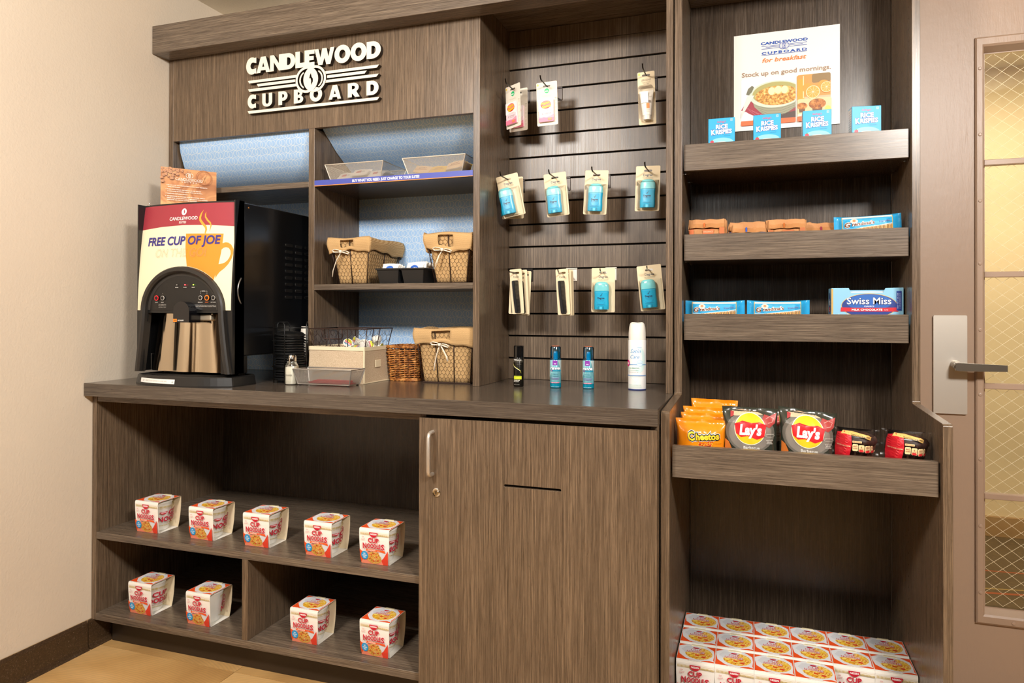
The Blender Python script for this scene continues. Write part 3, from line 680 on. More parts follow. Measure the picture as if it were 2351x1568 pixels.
    cu = MB().lathe([(.0300, .0015), (.0315, .0010), (.0335, .004), (.0440, .0930), (.0452, .0935), (.0458, .0960), (.0452, .0985), (.0446, .1000), (.0, .1010)], 32)
    c_ = cu.build('cup', cm('#f4f1e8', .42, name='foam_cup'), t, smooth=True, auto=.6)
    g = Art(); rz_ = lambda z: .0335+(z-.004)/.089*.0105
    for i in range(24):
        x_ = -.044+i*.0037; g.rect(x_, .0800, x_+.0017, .0862, '#cdb04a'); g.rect(x_, .0170, x_+.0017, .0205, '#cdb04a'); g.rect(x_, .0765, x_+.0017, .0780, '#cdb04a')
    for cc, bo in (('#e98a96', .045), (NRED, .018)):
        g.text('CUP', .006, .0635, .0165, cc, w=.046, bold=bo); g.text('NOODLES', .000, .0425, .0165, cc, w=.092, bold=bo)
    g.poly(ellp(-.031, .0680, .0105, .0085, 14, pi, 2*pi), NRED); g.text('NISSIN', -.031, .0650, .0030, '#ffffff', w=.015, bold=.03); g.text('MORE THAN A MEAL', 0, .0290, .0026, NRED, w=.040, bold=.02)
    g.build('cup_print', c_, lambda x, z, o: ((rz_(z)+.0004+o)*cos(x/.040+cup_turn), (rz_(z)+.0004+o)*sin(x/.040+cup_turn), z), cut=.006)
    return t
nl = ['cup noodles pack on upper open shelf, farthest left', 'second cup noodles pack from the left wall, upper open shelf', 'middle cup noodles pack of the five on the upper open shelf', 'fourth cup noodles pack from the left wall, upper open shelf', 'cup noodles pack on upper open shelf, nearest the cabinet door']
NB = [(.1920, -.4865, .3977, .25), (.4245, -.4860, .3977, .15), (.6440, -.4840, .3977, .12), (.8860, -.4950, .3977, .2), (1.0860, -.4990, .3977, .1)]
NB2 = [(.1740, -.4960, .1183, -.3, 'cup noodles pack in lower left cubby, nearest the left wall'), (.4265, -.4990, .1183, 1.2, 'cup noodles pack in lower left cubby, nearest the middle divider'), (.8335, -.4920, .1183, .35, 'cup noodles pack in lower right cubby, nearest the middle divider'), (1.0865, -.4950, .1183, .35, 'cup noodles pack in lower right cubby, nearest the cabinet door')]
proto = {}
def noodle(loc, label, rz, turn, group):
    key = round(turn, 1)
    if key not in proto: proto[key] = noodle_box(loc, label, rz, turn); o = proto[key]
    else: o = dup(proto[key], loc, label, rz=rz)
    o['group'] = group; return o
for (x, y, z, tn), lb in zip(NB, nl): noodle((x, y, z), lb, random.uniform(-.02, .02), .35, 'cup noodles packs on the open shelves')
for (x, y, z, tn, lb) in NB2: noodle((x, y, z), lb, random.uniform(-.02, .02), tn, 'cup noodles packs on the open shelves')
cols = ['leftmost', 'second', 'third', 'fourth', 'fifth', 'rightmost']
rown = ['front row', 'middle row', 'back row']
for c_ in range(6):
    for r_ in range(3):
        if c_ >= 4 and r_ == 0: continue
        noodle((2.0172+c_*.1018, -.3880+r_*.1090, .0987), 'cup noodles pack in the tall cabinet bottom, %s column from left, %s' % (cols[c_], rown[r_]), 0, .35, 'cup noodles packs filling the tall cabinet bottom')

# ------------------------------------------------------------------ slatwall hooks and carded goods
def hook(x, z, label, ln=.215, metal=DARKM, plate=None, tipup=.013, side=0):
    t = thing('peg_hook', (x, .035, z), label, 'hook', 'peg hooks on the slatted wall')
    y1 = -ln
    MB().tube([(0, -.003, 0), (0, y1+.02, .0005), (side*.3, y1+.006, .001), (side*.8, y1, .006), (side, y1-.003, tipup)], .0023, 8).build('prong', metal, t, smooth=True, auto=.9)
    zc = min(gz, key=lambda g: abs(g-z-.012))-z
    MB().box(-.020, .020, -.0035, -.0005, min(zc-.046, -.006), zc-.004).box(-.020, .020, -.0035, .008, zc-.003, zc+.001).build('plate', plate or metal, t, bevel=.0006)
    return t
def cardboard(w, h, hole_z, mat=CARD, th=.0008):
    """card hanging from origin = middle of its hang slot"""
    out = rr(-w/2, hole_z-h, w/2, hole_z, .004)
    hole = rr(-.013, -.0028, .013, .0036, .0030)
    return MB().prism(out, 0, th, 'y', 0, [hole])
def oval_loft(secs, seg=24, p=2.6):
    """secs: (z, half width, half depth) -> rounded body"""
    b = MB(); k = len(secs)
    for (z, a, d) in secs:
        for j in range(seg):
            t = 2*pi*j/seg; c_, s_ = cos(t), sin(t)
            b.v.append((a*math.copysign(abs(c_)**(2/p), c_), d*math.copysign(abs(s_)**(2/p), s_), z))
    for i in range(k-1):
        for j in range(seg): b.face((i*seg+j, i*seg+(j+1) % seg, (i+1)*seg+(j+1) % seg, (i+1)*seg+j))
    b.face(list(range(seg))[::-1]); b.face([(k-1)*seg+j for j in range(seg)]); return b
NAVY = '#14284a'
def shift(b, x, y, z): return b.xf(TR(x, y, z))
def stick_pack(loc, label, roll, ryaw=0, dx=0):
    t = thing('deodorant_pack', loc, label, 'deodorant', 'carded deodorant sticks', rot=(0, roll, ryaw))
    W, Hh, hz = .0790, .1480, .016
    cd_ = cardboard(W, Hh, hz, th=.001).build('backing_card', CARD, t)
    a = Art(); a.text('Degree', 0, -.0135, .0080, NAVY, w=.030, bold=.012); a.text('DRY PROTECTION', 0, -.0225, .0020, '#57514a', w=.034); a.text('ANTIPERSPIRANT DEODORANT', 0, -.0265, .0014, '#7b7265', w=.034)
    a.text('NET WT 0.5 OZ (14 g)', .004, hz-Hh+.0045, .0020, '#3a3632', w=.028, bold=.01); a.build('card_print', t, lambda x, z, o: (x, -o, z))
    x0 = dx; zb = hz-Hh+.009
    body = [(0, .0235, .0100), (.002, .0246, .0112), (.020, .0250, .0118), (.034, .0238, .0112), (.048, .0240, .0114), (.060, .0250, .0118), (.0605, .0250, .0118)]
    cap = [(.0612, .0252, .0119), (.068, .0252, .0119), (.078, .0243, .0116), (.085, .0220, .0108), (.0895, .0180, .0092), (.0915, .0120, .0065), (.0920, .004, .002)]
    shift(oval_loft(body), x0, -.0140, zb).build('stick_body', cm('#19a9cf', .28, name='stick_cyan'), t, smooth=True, auto=.7)
    shift(oval_loft(cap), x0, -.0140, zb).build('cap', cm('#7fcfd2', .18, coat=.6, name='cap_pale_cyan'), t, smooth=True, auto=.7)
    def fm(x, z, o):
        xx = min(abs(x)/.0248, .98); return (x0+x, -.0140-.0118*(1-xx**2.6)**(1/2.6)*.98-.0004-o, zb+z)
    g = Art(); g.line([(-.003, .047), (-.001, .0440), (.005, .0535)], [.0010, .0022, .0006], NAVY); g.text('Degree', 0, .0380, .0062, NAVY, w=.0235, bold=.02)
    g.text('DRY PROTECTION', 0, .0315, .0018, '#1f4668', w=.022, bold=.01); g.ring(0, .0310, .0155, .0155, .0006, '#1580b4', 18, pi*1.08, pi*1.92); g.text('SHOWER CLEAN', 0, .0270, .0014, '#1f6e9a', w=.017); g.rect(-.014, .0150, .014, .0156, '#1b5f84')
    g.line([(-.0095, .0), (-.0095, .0075), (-.0075, .0100)], .0010, '#0d5f7c'); g.line([(.0095, .0), (.0095, .0075), (.0075, .0100)], .0010, '#0d5f7c'); g.rect(-.0040, .0, .0040, .0090, '#4cc0da'); g.ring(0, .060, .0245, .004, .0005, '#7cd4e4', 18, pi, 2*pi)
    g.build('stick_print', t, fm, cut=.006)
    bl = MB(); zt = -.036; A = [(-.036, zb-.004), (.036, zb-.004), (.036, zt+.006), (-.036, zt+.006)]; B = [(-.031, zb-.001), (.0265, zb-.001), (.0265, zt-.004), (-.031, zt-.004)]
    bl.add([(x, -.0003, z) for x, z in A]+[(x, -.0285, z) for x, z in B], [(4, 5, 6, 7), (0, 1, 5, 4), (1, 2, 6, 5), (2, 3, 7, 6), (3, 0, 4, 7)])
    bl.build('blister', FILM, t, bevel=.0015); return t
YC = -.105
def hk(u, v): p = at(u, v, 'y', YC); return p.x, p.z
deg = [((1165, 412), .205, 'deodorant card tilted left on leftmost hook of the middle row', .10, -.014),
       ((1274, 408), .095, 'deodorant card second from left in the middle row of hooks', 0, -.006),
       ((1370, 402), -.055, 'deodorant card third from left in the middle row of hooks', 0, .003),
       ((1488, 392), -.030, 'deodorant card rightmost in the middle row, under the lotion tube', 0, .003),
       ((1385, 626), -.005, 'deodorant card in the lower row beside the combs', 0, -.002),
       ((1490, 620), .100, 'deodorant card rightmost in the lower row, above the tall white can', 0, -.006)]
first = None; hooks = []
for i, ((u, v), roll, lb, yw, dx) in enumerate(deg):
    x, z = hk(u, v); low = v > 500
    if first is None: o = first = stick_pack((x, YC, z), lb, -roll, yw, dx)
    else: o = dup(first, (x, YC, z), lb, rot=(0, -roll, yw))
    if i and abs(dx-deg[0][4]) > .001:
        for ch in o.children:
            if ch.name.startswith(('stick', 'cap')): ch.location.x += dx-deg[0][4]
    place = ['leftmost in the middle row', 'second in the middle row', 'third in the middle row', 'rightmost in the middle row', 'third in the lower row', 'rightmost in the lower row'][i]
    hook(x, z, ('chrome' if low else 'dark')+' peg hook holding a deodorant card, '+place, .215 if not low else .190, CHROME if low else DARKM, SATIN if low else None, .013 if not low else .010)
o = dup(first, (hk(1165, 412)[0]+.004, YC+.040, hk(1165, 412)[1]-.001), 'deodorant card mostly hidden behind the leftmost one in the middle row', rot=(0, -.02, .1))
# pink stomach-tablet cards
def pepto(loc, label, roll, yw):
    t = thing('tablet_pack', loc, label, 'medicine', 'carded stomach tablets', rot=(0, roll, yw)); W, Hh, hz = .0740, .1500, .0150
    cardboard(W, Hh, hz, th=.001).build('backing_card', cm('#e9dfcd', .5, name='card_ivory'), t)
    a = Art(); a.ell(0, -.0155, .0085, .0085, '#1fb56a'); a.text('etc.', 0, -.0160, .0052, '#ffffff', w=.013, bold=.03); a.rect(-.017, -.0320, .017, -.0326, '#cfc4b0'); a.rect(-.014, -.0350, .014, -.0355, '#cfc4b0')
    a.ell(-.0315, .0065, .0032, .0042, '#f0cf5a', 12); a.text('6 SYMPTOM', -.020, .0105, .0016, '#d9776e', w=.012)
    for i in range(6): a.ring(.0310, -.0500-i*.0130, .0026, .0040, .0006, '#b9ad98', 10)
    a.rect(.0280, -.0420, .0345, -.0432, '#a2957e'); a.build('card_print', t, lambda x, z, o: (x, -o, z))
    pk = MB().box(-.0290, .0250, -.0090, -.0003, -.1240, -.0480).build('pouch', cm('#f8d9dd', .35, name='pouch_pink'), t, bevel=.002)
    g = Art(); g.rect(-.0290, -.0880, .0250, -.0480, '#fdf0ee'); g.rect(-.0290, -.1240, .0250, -.1080, '#ee7f9c'); g.poly([(-.029, -.1050), (-.012, -.1110), (.006, -.1070), (.025, -.1000), (.025, -.1110), (-.029, -.1110)], '#f4a0b4')
    g.ell(-.002, -.0660, .0185, .0140, '#d8342a'); g.ell(.0, -.0625, .0160, .0110, '#f4837a')
    for c_, bo in (('#c4281e', .07), ('#f7df3a', .028)): g.text('Pepto-', -.002, -.0595, .0092, c_, w=.032, bold=bo, rot=.18); g.text('Bismol', .000, -.0715, .0092, c_, w=.030, bold=bo, rot=.18)
    g.text('ULTRA STRENGTH', .001, -.0860, .0020, '#e8756a', w=.030); g.text('5', -.014, -.0975, .0060, '#4a3f4a'); g.text('SYMPTOM', .004, -.0960, .0034, '#6b5d66', w=.024); g.text('RELIEF', .004, -.1010, .0022, '#8d7b84', w=.020); g.rect(.004, -.1200, .018, -.1120, '#f3955c')
    g.build('pouch_print', pk, lambda x, z, o: (x, -.0090-o, z)); return t
x, z = hk(1255, 198); pp = pepto((x, YC, z), 'pink stomach tablet pack on white card, right one of the top pair', -.03, 0)
hook(x, z, 'dark peg hook holding the right pink tablet card'); x, z = hk(1177, 205)
dup(pp, (x, YC, z), 'pink stomach tablet pack on white card, front one on the leftmost top hook', rot=(0, -.045, -.50)); hook(x, z, 'dark peg hook at top left holding pink tablet cards')
dup(pp, (x+.006, YC+.045, z-.001), 'pink stomach tablet card showing as an edge behind the front one', rot=(0, -.01, -.2))
# lotion
x, z = hk(1483, 173)
t = thing('lotion_pack', (x, YC, z), 'white hand lotion tube with orange mark in a tall blister card, top right', 'lotion', rot=(0, -.035, .0))
cardboard(.0560, .1740, .0120).build('backing_card', CARD, t)
a = Art(); a.text('JERGENS', 0, -.0150, .0062, '#6b5a42', w=.032); a.text('ULTRA HEALING', 0, -.0228, .0026, '#6b5a42', w=.028); a.text('Dry Skin', 0, -.0272, .0022, '#4a3c2c', w=.018, bold=.01); a.text('Moisturizer', 0, -.0305, .0020, '#4a3c2c', w=.014); a.ell(-.0220, .0050, .0035, .0048, '#f2dd62', 12); a.text('NET WT 1 FL OZ', 0, -.1560, .0020, '#6b5a42', w=.020); a.build('card_print', t, lambda x, z, o: (x, -o, z))
s_ = [(-.150, .0125, .0105), (-.137, .0130, .0110), (-.1365, .0150, .0115), (-.115, .0168, .0105), (-.090, .0190, .0080), (-.070, .0215, .0045), (-.0560, .0235, .0012), (-.0555, .0235, .0008)]
tb = shift(oval_loft(s_, 24, 2.2), .001, -.0125, 0).build('tube', cm('#efe7d8', .35, name='tube_cream'), t, smooth=True, auto=.5)
g = Art(); g.rect(-.016, -.0960, .0065, -.0600, '#fbf9f5'); g.rect(.0005, -.1150, .0100, -.0985, '#e8862c'); g.text('NS', .0145, -.0780, .0040, '#5c4c3a'); g.rect(.0075, -.0965, .0140, -.0890, '#6e5d50'); g.text('SOOTHING', .004, -.1205, .0020, '#9a8a76', w=.014); g.text('LOTION', .004, -.1260, .0020, '#9a8a76', w=.012)
g.build('tube_print', tb, lambda x, z, o: (.001+x, -.0125-.0108*sqrt(max(0, 1-(x/.024)**2))-.0006-o, z), cut=.008)
bl = MB().prism(rr(-.0240, -.1520, .0240, -.0390, .010), -.0260, -.0003, 'y').build('blister', FILM, t, bevel=.002); hook(x, z, 'dark peg hook at top right holding the lotion card')
# combs
COMB = cm('#151517', .3, name='comb_black')
def comb(loc, label, roll, yw=0):
    t = thing('comb_pack', loc, label, 'comb', 'carded pocket combs', rot=(0, roll, yw)); W, Hh, hz = .0440, .1560, .0140
    cardboard(W, Hh, hz).build('backing_card', CARD, t)
    a = Art(); a.text('Comb', 0, -.0130, .0070, '#2a2622', w=.020, bold=.012); a.build('card_print', t, lambda x, z, o: (x, -o, z))
    b = MB(); L = []
    for i in range(17):
        q = i/16; L.append((-.0145+.0050*(abs(q-.0)**2)*1.0, -.0270-q*.1100))
    out = [(p[0]+.0075+.002*(i/16), p[1]) for i, p in enumerate(L)]
    b.prism([(L[0][0]+.004, -.0255)]+L+[(L[-1][0]+.003, -.1385), (L[-1][0]+.018, -.1385), (L[-1][0]+.0185, -.1360)]+out[::-1]+[(.0065, -.0290), (.0065, -.0262)], -.0050, -.0010, 'y')
    for i in range(48):
        q = i/48; z_ = -.0300-q*.1060; x0 = -.0145+.0050*q*q+.0068; x1 = .0075+.002*q+.001; wd = .0006 if i < 28 else .00085
        b.box(x0, x1, -.0042, -.0018, z_-wd, z_+wd*.4)
    b.build('comb', COMB, t); return t
x, z = hk(1184, 627)
c0 = comb((x, YC, z), 'pocket comb card at the front of the left comb bunch', .0, 0); c0.rotation_euler = (0, -.070, 0)
dup(c0, (x-.001, YC+.010, z-.001), 'pocket comb card behind the front one, swung out to the left', rot=(0, .045, 0))
dup(c0, (x+.013, YC+.022, z-.002), 'pocket comb card leaning right in the left comb bunch', rot=(0, -.055, 0))
dup(c0, (x+.024, YC+.034, z-.005), 'rearmost pocket comb card of the left comb bunch', rot=(0, .040, 0))
hook(x, z, 'dark peg hook holding the left bunch of combs', .215, DARKM, None, .010)
x, z = hk(1290, 627)
dup(c0, (x, YC, z), 'pocket comb card at the front of the right comb bunch', rot=(0, -.060, 0))
dup(c0, (x+.010, YC+.012, z-.002), 'pocket comb card second in the right comb bunch', rot=(0, -.035, -.35))
dup(c0, (x+.014, YC+.024, z-.003), 'pocket comb card last in the right comb bunch', rot=(0, -.030, -.30))
hook(x, z, 'chrome peg hook holding the right bunch of combs', .190, CHROME, SATIN, .010)

# ------------------------------------------------------------------ aerosol cans on the countertop
def cyl(r, c_=-pi/2): return lambda x, z, o: ((r+o)*cos(x/r+c_), (r+o)*sin(x/r+c_), z)
CT = .9141
p = at(1187, 888, 'z', CT); R0 = .0172
t = thing('hairspray_can', (p.x, p.y+R0, CT), 'black hairspray can with a lime band, farthest left of the cans', 'aerosol can', 'aerosol cans on the countertop', rz=.0)
MB().lathe([(R0-.002, 0), (R0, .002), (R0, .0945), (R0-.001, .0965), (R0-.004, .0975), (0, .0975)], 36).build('can_body', cm('#17140f', .22, .3, name='can_black'), t, smooth=True, auto=.6)
MB().lathe([(R0-.0004, .0955), (R0-.0004, .1330), (R0-.002, .1352), (0, .1355)], 36).build('cap', BLACKG, t, smooth=True, auto=.6)
a = Art(.0003); a.rect(-.018, .0860, .018, .0935, '#1a1712'); a.rect(-.020, .0854, .020, .0858, '#c9c1ab'); a.rect(-.020, .0820, .020, .0824, '#c9c1ab'); a.text('TRESemmé', .000, .0890, .0042, '#f4f2ec', w=.028, bold=.02)
a.line([(-.017, .0770), (-.013, .0690), (.000, .0610), (.010, .0540), (.013, .0450)], [.0006, .0016, .0020, .0016, .0006], '#c8c244'); a.line([(-.017, .0745), (-.012, .0665), (.001, .0590), (.011, .0520)], [.0004, .0010, .0012, .0006], '#efece0')
a.text('TRES TWO', .006, .0745, .0020, '#8f897a', w=.015); a.rect(-.0120, .0245, .0150, .0350, '#c9d22c'); a.text('EXTRA HOLD', .001, .0365, .0014, '#b9c230', w=.022)
for i in range(6): a.ell(-.010+i*.0035, .0215, .0013, .0015, '#e6e2d6', 8)
a.text('HAIR SPRAY', -.002, .0170, .0024, '#e6e2d6', w=.018, bold=.01); a.text('NET WT 1.5 OZ', -.001, .0080, .0020, '#d6d2c6', w=.017); a.build('can_print', t, cyl(R0), cut=.006)
def rave(u, label):
    p = at(u, 891, 'z', CT); r = .0185
    t = thing('hairspray_can', (p.x, p.y+r, CT), label, 'aerosol can', 'aerosol cans on the countertop', rz=.18)
    MB().lathe([(r-.002, 0), (r, .002), (r, .0160)], 36, caps=True).lathe([(r, .0160), (r, .0900), (r-.001, .0920), (0, .0925)], 36, m=1, caps=False).build('can_body', [cm('#0f9fc0', .2, .5, name='can_teal'), cm('#7fc3cf', .25, .45, name='can_aqua_silver')], t, smooth=True, auto=.6)
    MB().lathe([(r-.0003, .0915), (r-.0003, .0960), (r-.001, .0968), (r-.001, .1310), (r-.003, .1345), (0, .1352)], 36).build('cap', CAPB, t, smooth=True, auto=.6)
    nz = MB().lathe([(.0075, .093), (.0075, .110), (.0060, .1180), (0, .1185)], 16).build('nozzle', cm('#35d0e6', .4, name='nozzle_cyan'), t, smooth=True, auto=.6)
    MB().lathe([(r-.006, .1353), (r-.006, .1362), (0, .1362)], 20).build('cap_sticker', cm('#c8663a', .5), t)
    a = Art(.0003); a.poly([(-.026, .090), (.0, .090), (-.012, .050), (-.026, .030)], '#9ccfd6'); a.poly([(.010, .090), (.026, .090), (.026, .040)], '#b7c7c6')
    a.rect(-.0085, .0740, .0075, .0900, '#8a3aa8'); a.poly([(-.0040, .0800), (.0035, .0800), (.002, .0765), (-.0002, .0785), (-.0025, .0765)], '#f1e6f4')
    for c_, bo in (('#1d4a70', .09), ('#ffffff', .035)): a.text('rave', -.001, .0655, .0100, c_, w=.034, bold=bo, shear=.15)
    a.rect(-.017, .0545, .021, .0585, '#1888a8'); a.rr(-.0160, .0540, -.0080, .0590, .002, '#5d3a7e'); a.text('4x', -.0120, .0565, .0026, '#fff'if 0 else '#ffffff')
    for z_, w_, c_ in ((.0450, .018, '#3a7a96'), (.0385, .022, '#3a7a96'), (.0320, .028, '#8a5ca8'), (.0280, .024, '#8a5ca8')): a.rect(-w_/2, z_, w_/2, z_+.0012, c_)
    a.rr(-.0130, .0160, .0130, .0195, .0012, '#c0668a'); a.text('MEGA HOLD', 0, .0178, .0018, '#ffffff', w=.020); a.text('NET WT 1.5 OZ (42 g)', 0, .0045, .0022, '#dff3f7', w=.024)
    a.build('can_print', t, cyl(r), cut=.006); return t
r1 = rave(1272, 'small teal hairspray can beside the black can on the countertop'); p = at(1348, 893, 'z', CT)
dup(r1, (p.x, p.y+.0185, CT), 'small teal hairspray can nearer the tall white can', rz=.06)
p = at(1459.5, 896, 'z', CT); r = .0283
t = thing('shave_gel_can', (p.x, p.y+r, CT), 'tall white shave gel can with blue lettering, rightmost of the cans', 'aerosol can', 'aerosol cans on the countertop', rz=.02)
MB().lathe([(r-.003, 0), (r-.0006, .0012), (r, .003), (r, .1560), (r-.001, .1585), (r-.0025, .1595), (0, .160)], 44).lathe([(r-.0008, -.0), (r+.0002, .0015), (r+.0002, .0035)], 44, m=1, caps=False).build('can_body', [cm('#f3f1ee', .22, name='can_white'), cm('#2b3f7a', .3)], t, smooth=True, auto=.6)
b = MB(); seg = 44
lv_ = [(r-.0012, .1590, 0), (r-.0012, .1800, 0), (r-.0028, .1980, .0), (r-.0050, .2075, .15), (r-.0080, .2120, .5), (r-.0130, .2135, .9), (r-.0200, .2125, 1), (0, .2110, 1)]
for (rad, z_, wv_) in lv_:
    for j in range(seg):
        an = 2*pi*j/seg; b.v.append((rad*cos(an), rad*sin(an), z_-wv_*.0055*(max(0, -sin(an+.0))**2)*1.0+wv_*.002*abs(cos(an))))
for i in range(len(lv_)-1):
    for j in range(seg): b.face((i*seg+j, i*seg+(j+1) % seg, (i+1)*seg+(j+1) % seg, (i+1)*seg+j))
b.build('cap', cm('#f2ece0', .35, name='cap_offwhite'), t, smooth=True, auto=.7)
a = Art(.0003); a.poly(ellp(.012, .095, .020, .040, 20), '#d4ecea'); a.poly(ellp(.004, .098, .016, .034, 20), '#f3f1ee')
a.text('Satin', -.002, .1240, .0130, '#1d93d0', w=.034, shear=.35); a.text('Care', -.004, .1060, .0120, '#1d93d0', w=.030, shear=.35); a.text('Gillette', .010, .1355, .0036, '#58aede', w=.016, shear=.3)
a.rect(-.030, .0795, .040, .0812, '#2b8fd0'); a.ell(.012, .0850, .0100, .0100, '#d6ecf6'); a.ring(.012, .0850, .0100, .0100, .0006, '#8fc8e6', 22); a.text('SENSITIVE SKIN', .012, .0855, .0020, '#4a8fc0', w=.014)
a.poly(ellp(-.0310, .0850, .0085, .0105, 20), '#e0187e'); a.text('4', -.0300, .0850, .0090, '#ffffff', w=.007, bold=.03)
a.text('ULTRA SENSITIVE', -.010, .0700, .0042, '#4fae9e', w=.040, bold=.01); a.text('ULTRA SENSIBLE', -.010, .0630, .0034, '#9fd2c6', w=.036); a.text('moisturising shave gel', -.010, .0570, .0022, '#7d8a92', w=.034)
a.rect(-.036, .0455, .036, .0472, '#2b7fc8'); a.line([(-.018, .0430), (-.0020, .0240), (.014, .0430), (-.018, .0430)], .0007, '#b4d8d0'); a.text('CAUTION ATTENTION', -.004, .0165, .0030, '#9acabc', w=.040, bold=.01)
for z_ in (.0120, .0095, .0070): a.rect(-.024, z_, .018, z_+.0007, '#bcdcd2')
a.build('can_print', t, cyl(r), cut=.006)

# ------------------------------------------------------------------ coffee machine
XC, HWM = .371, .199
mc = thing('coffee_dispenser', (XC, -.30, CT), 'black countertop coffee dispenser with maroon and cream front panel', 'coffee machine')
mz = lambda z: z-CT
def yf(x, z):
    """machine face: bowed in plan, leaning back towards the top"""
    e = -.5620 if z < 1.16 else -.5620+.032*((z-1.16)/.365)**1.7
    e += (.004 if z < 1.0 else 0)*((1.0-z)/.05 if z < 1.0 else 0)*.5
    return e-.020*(1-(x/HWM)**2)+.30
def faceplate(outline, holes, y_off, depth, cut=.02, mats=None, name='front_panel', par=None):
    b = MB(); L = [outline]+list(holes)
    def dens(P):
        o = []
        for i in range(len(P)):
            a_, c_ = P[i], P[(i+1) % len(P)]; n_ = max(1, int(math.hypot(c_[0]-a_[0], c_[1]-a_[1])/cut))
            for j in range(n_): o.append((a_[0]+(c_[0]-a_[0])*j/n_, a_[1]+(c_[1]-a_[1])*j/n_))
        return o
    L = [dens(q) for q in L]; tri = tessellate_polygon([[Vector((p[0], p[1], 0)) for p in q] for q in L]); flat = [p for q in L for p in q]; k = len(flat)
    b.v = [(x, yf(x, z)+y_off, mz(z)) for x, z in flat]+[(x, yf(x, z)+y_off+depth, mz(z)) for x, z in flat]
    for t_ in tri: b.face(t_); b.face([k+i for i in t_][::-1])
    o_ = 0
    for q in L:
        for i in range(len(q)): j = (i+1) % len(q); b.face((o_+i, o_+j, k+o_+j, k+o_+i))
        o_ += len(q)
    return b.build(name, mats or BLACK, par or mc)
AX, AR, AH, ZA = .006, .170, .1450, 1.1630       # arch centre offset, half width, height, base
arch = lambda rx, rz, n=26: [(AX+rx*cos(pi*i/n), ZA+rz*sin(pi*i/n)) for i in range(n+1)]
MB().prism(rr(-HWM+.001, mz(1.012), HWM-.001, mz(1.522), .004), -.205, .265, 'y').build('housing', cm('#0d0d0e', .30, coat=.2, name='housing_black'), mc, bevel=.002)
# door: straight strips so that the bowed face stays smooth
zs_ = [.9560+(1.5250-.9560)*i/20 for i in range(21)]; xs_ = [-HWM+2*HWM*i/20 for i in range(21)]
b = MB()
for j, z_ in enumerate(zs_):
    for i, x_ in enumerate(xs_): b.v.append((x_, yf(x_, z_), mz(z_)))
openc = lambda x_, z_: z_ < 1.163 and abs(x_-AX*.5) < .150+(1.155-z_)*.08
for j in range(20):
    for i in range(20):
        xm, zm = (xs_[i]+xs_[i+1])/2, (zs_[j]+zs_[j+1])/2
        if openc(xm, zm): continue
        b.face((j*21+i, j*21+i+1, (j+1)*21+i+1, (j+1)*21+i))
b.box(-HWM, -HWM+.004, -.262, -.206, mz(.956), mz(1.525)); b.box(HWM-.004, HWM, -.2500, -.206, mz(.956), mz(1.525))
o_ = len(b.v)
for s_ in (-1, 1):
    o_ = len(b.v)
    for z_ in zs_: b.v += [(s_*HWM, yf(s_*HWM, z_), mz(z_)), (s_*HWM, -.206, mz(z_))]
    for i in range(20): b.face((o_+2*i, o_+2*i+1, o_+2*i+3, o_+2*i+2))
o_ = len(b.v)
for x_ in xs_: b.v += [(x_, yf(x_, 1.525), mz(1.525)), (x_, -.206, mz(1.525))]
for i in range(20): b.face((o_+2*i, o_+2*i+1, o_+2*i+3, o_+2*i+2))
b.build('door', BLACK, mc, fix=True)
gp = Art(.0012, .00018)
arcb = [(AX+(AR+.001)*cos(t_), ZA+(AH+.001)*sin(t_)) for t_ in [pi*i/24 for i in range(25)]]
zb_ = 1.1635; XL = HWM-.004
gp.poly([(-XL, 1.4385), (-XL*.5, 1.4450), (0, 1.4475), (XL*.5, 1.4450), (XL, 1.4385), (XL, 1.5195), (-XL, 1.5195)], '#98303c', .02)
gp.poly([(-XL, 1.4385), (-XL, zb_), (AX-AR-.001, zb_)]+arcb[::-1][1:-1]+[(AX+AR+.001, zb_), (XL, zb_), (XL, 1.4385), (XL*.5, 1.4450), (0, 1.4475), (-XL*.5, 1.4450)], '#efe0bd', .02)
# orange cup
cupL = .020-.0
def clipc(x_, z_):   # keep above the arch
    d = 1-((x_-AX)/(AR+.002))**2
    return max(z_, ZA+(AH+.002)*sqrt(d)) if d > 0 else z_
cup = [(.0125, 1.4185), (.1560, 1.4150), (.1550, 1.386), (.1520, 1.350), (.1460, 1.3140), (.1400, 1.290), (.1310, 1.2620)]
cup += [(x_, clipc(x_, 1.2)) for x_ in (.125, .112, .098, .084, .070, .056, .042, .030)]
cup += [(.0265, clipc(.0265, 1.305)), (.0200, 1.340), (.0150, 1.3740)]
gp.poly(cup, '#ee8a26', .02)
gp.poly([(.1545, 1.3830), (.165, 1.3860), (.175, 1.3850), (.186, 1.3780), (.1945, 1.3640), (.1945, 1.3480), (.1900, 1.3310), (.180, 1.3140), (.168, 1.3010), (.152, 1.2890), (.143, 1.2780), (.138, 1.2680), (.136, 1.290), (.1460, 1.3143), (.165, 1.3177), (.1760, 1.3260), (.1819, 1.3347), (.1860, 1.3470), (.1848, 1.3580), (.1780, 1.3670), (.1686, 1.3699), (.160, 1.3680), (.1530, 1.3620)], '#ee8a26')
gp.line([(.0739, 1.4960), (.0670, 1.4850), (.0632, 1.4720), (.0650, 1.4620), (.0760, 1.4500), (.0880, 1.4390), (.0910, 1.4300), (.0880, 1.4170)], [.0004, .0050, .0078, .0084, .0086, .0080, .0070, .0040], '#f09a34')
gp.line([(.0853, 1.4900), (.0830, 1.4820), (.0839, 1.4725), (.0930, 1.4610), (.1040, 1.4520), (.1078, 1.4430), (.1041, 1.4240)], [.0003, .0040, .0055, .0058, .0056, .0045, .0008], '#f09a34')
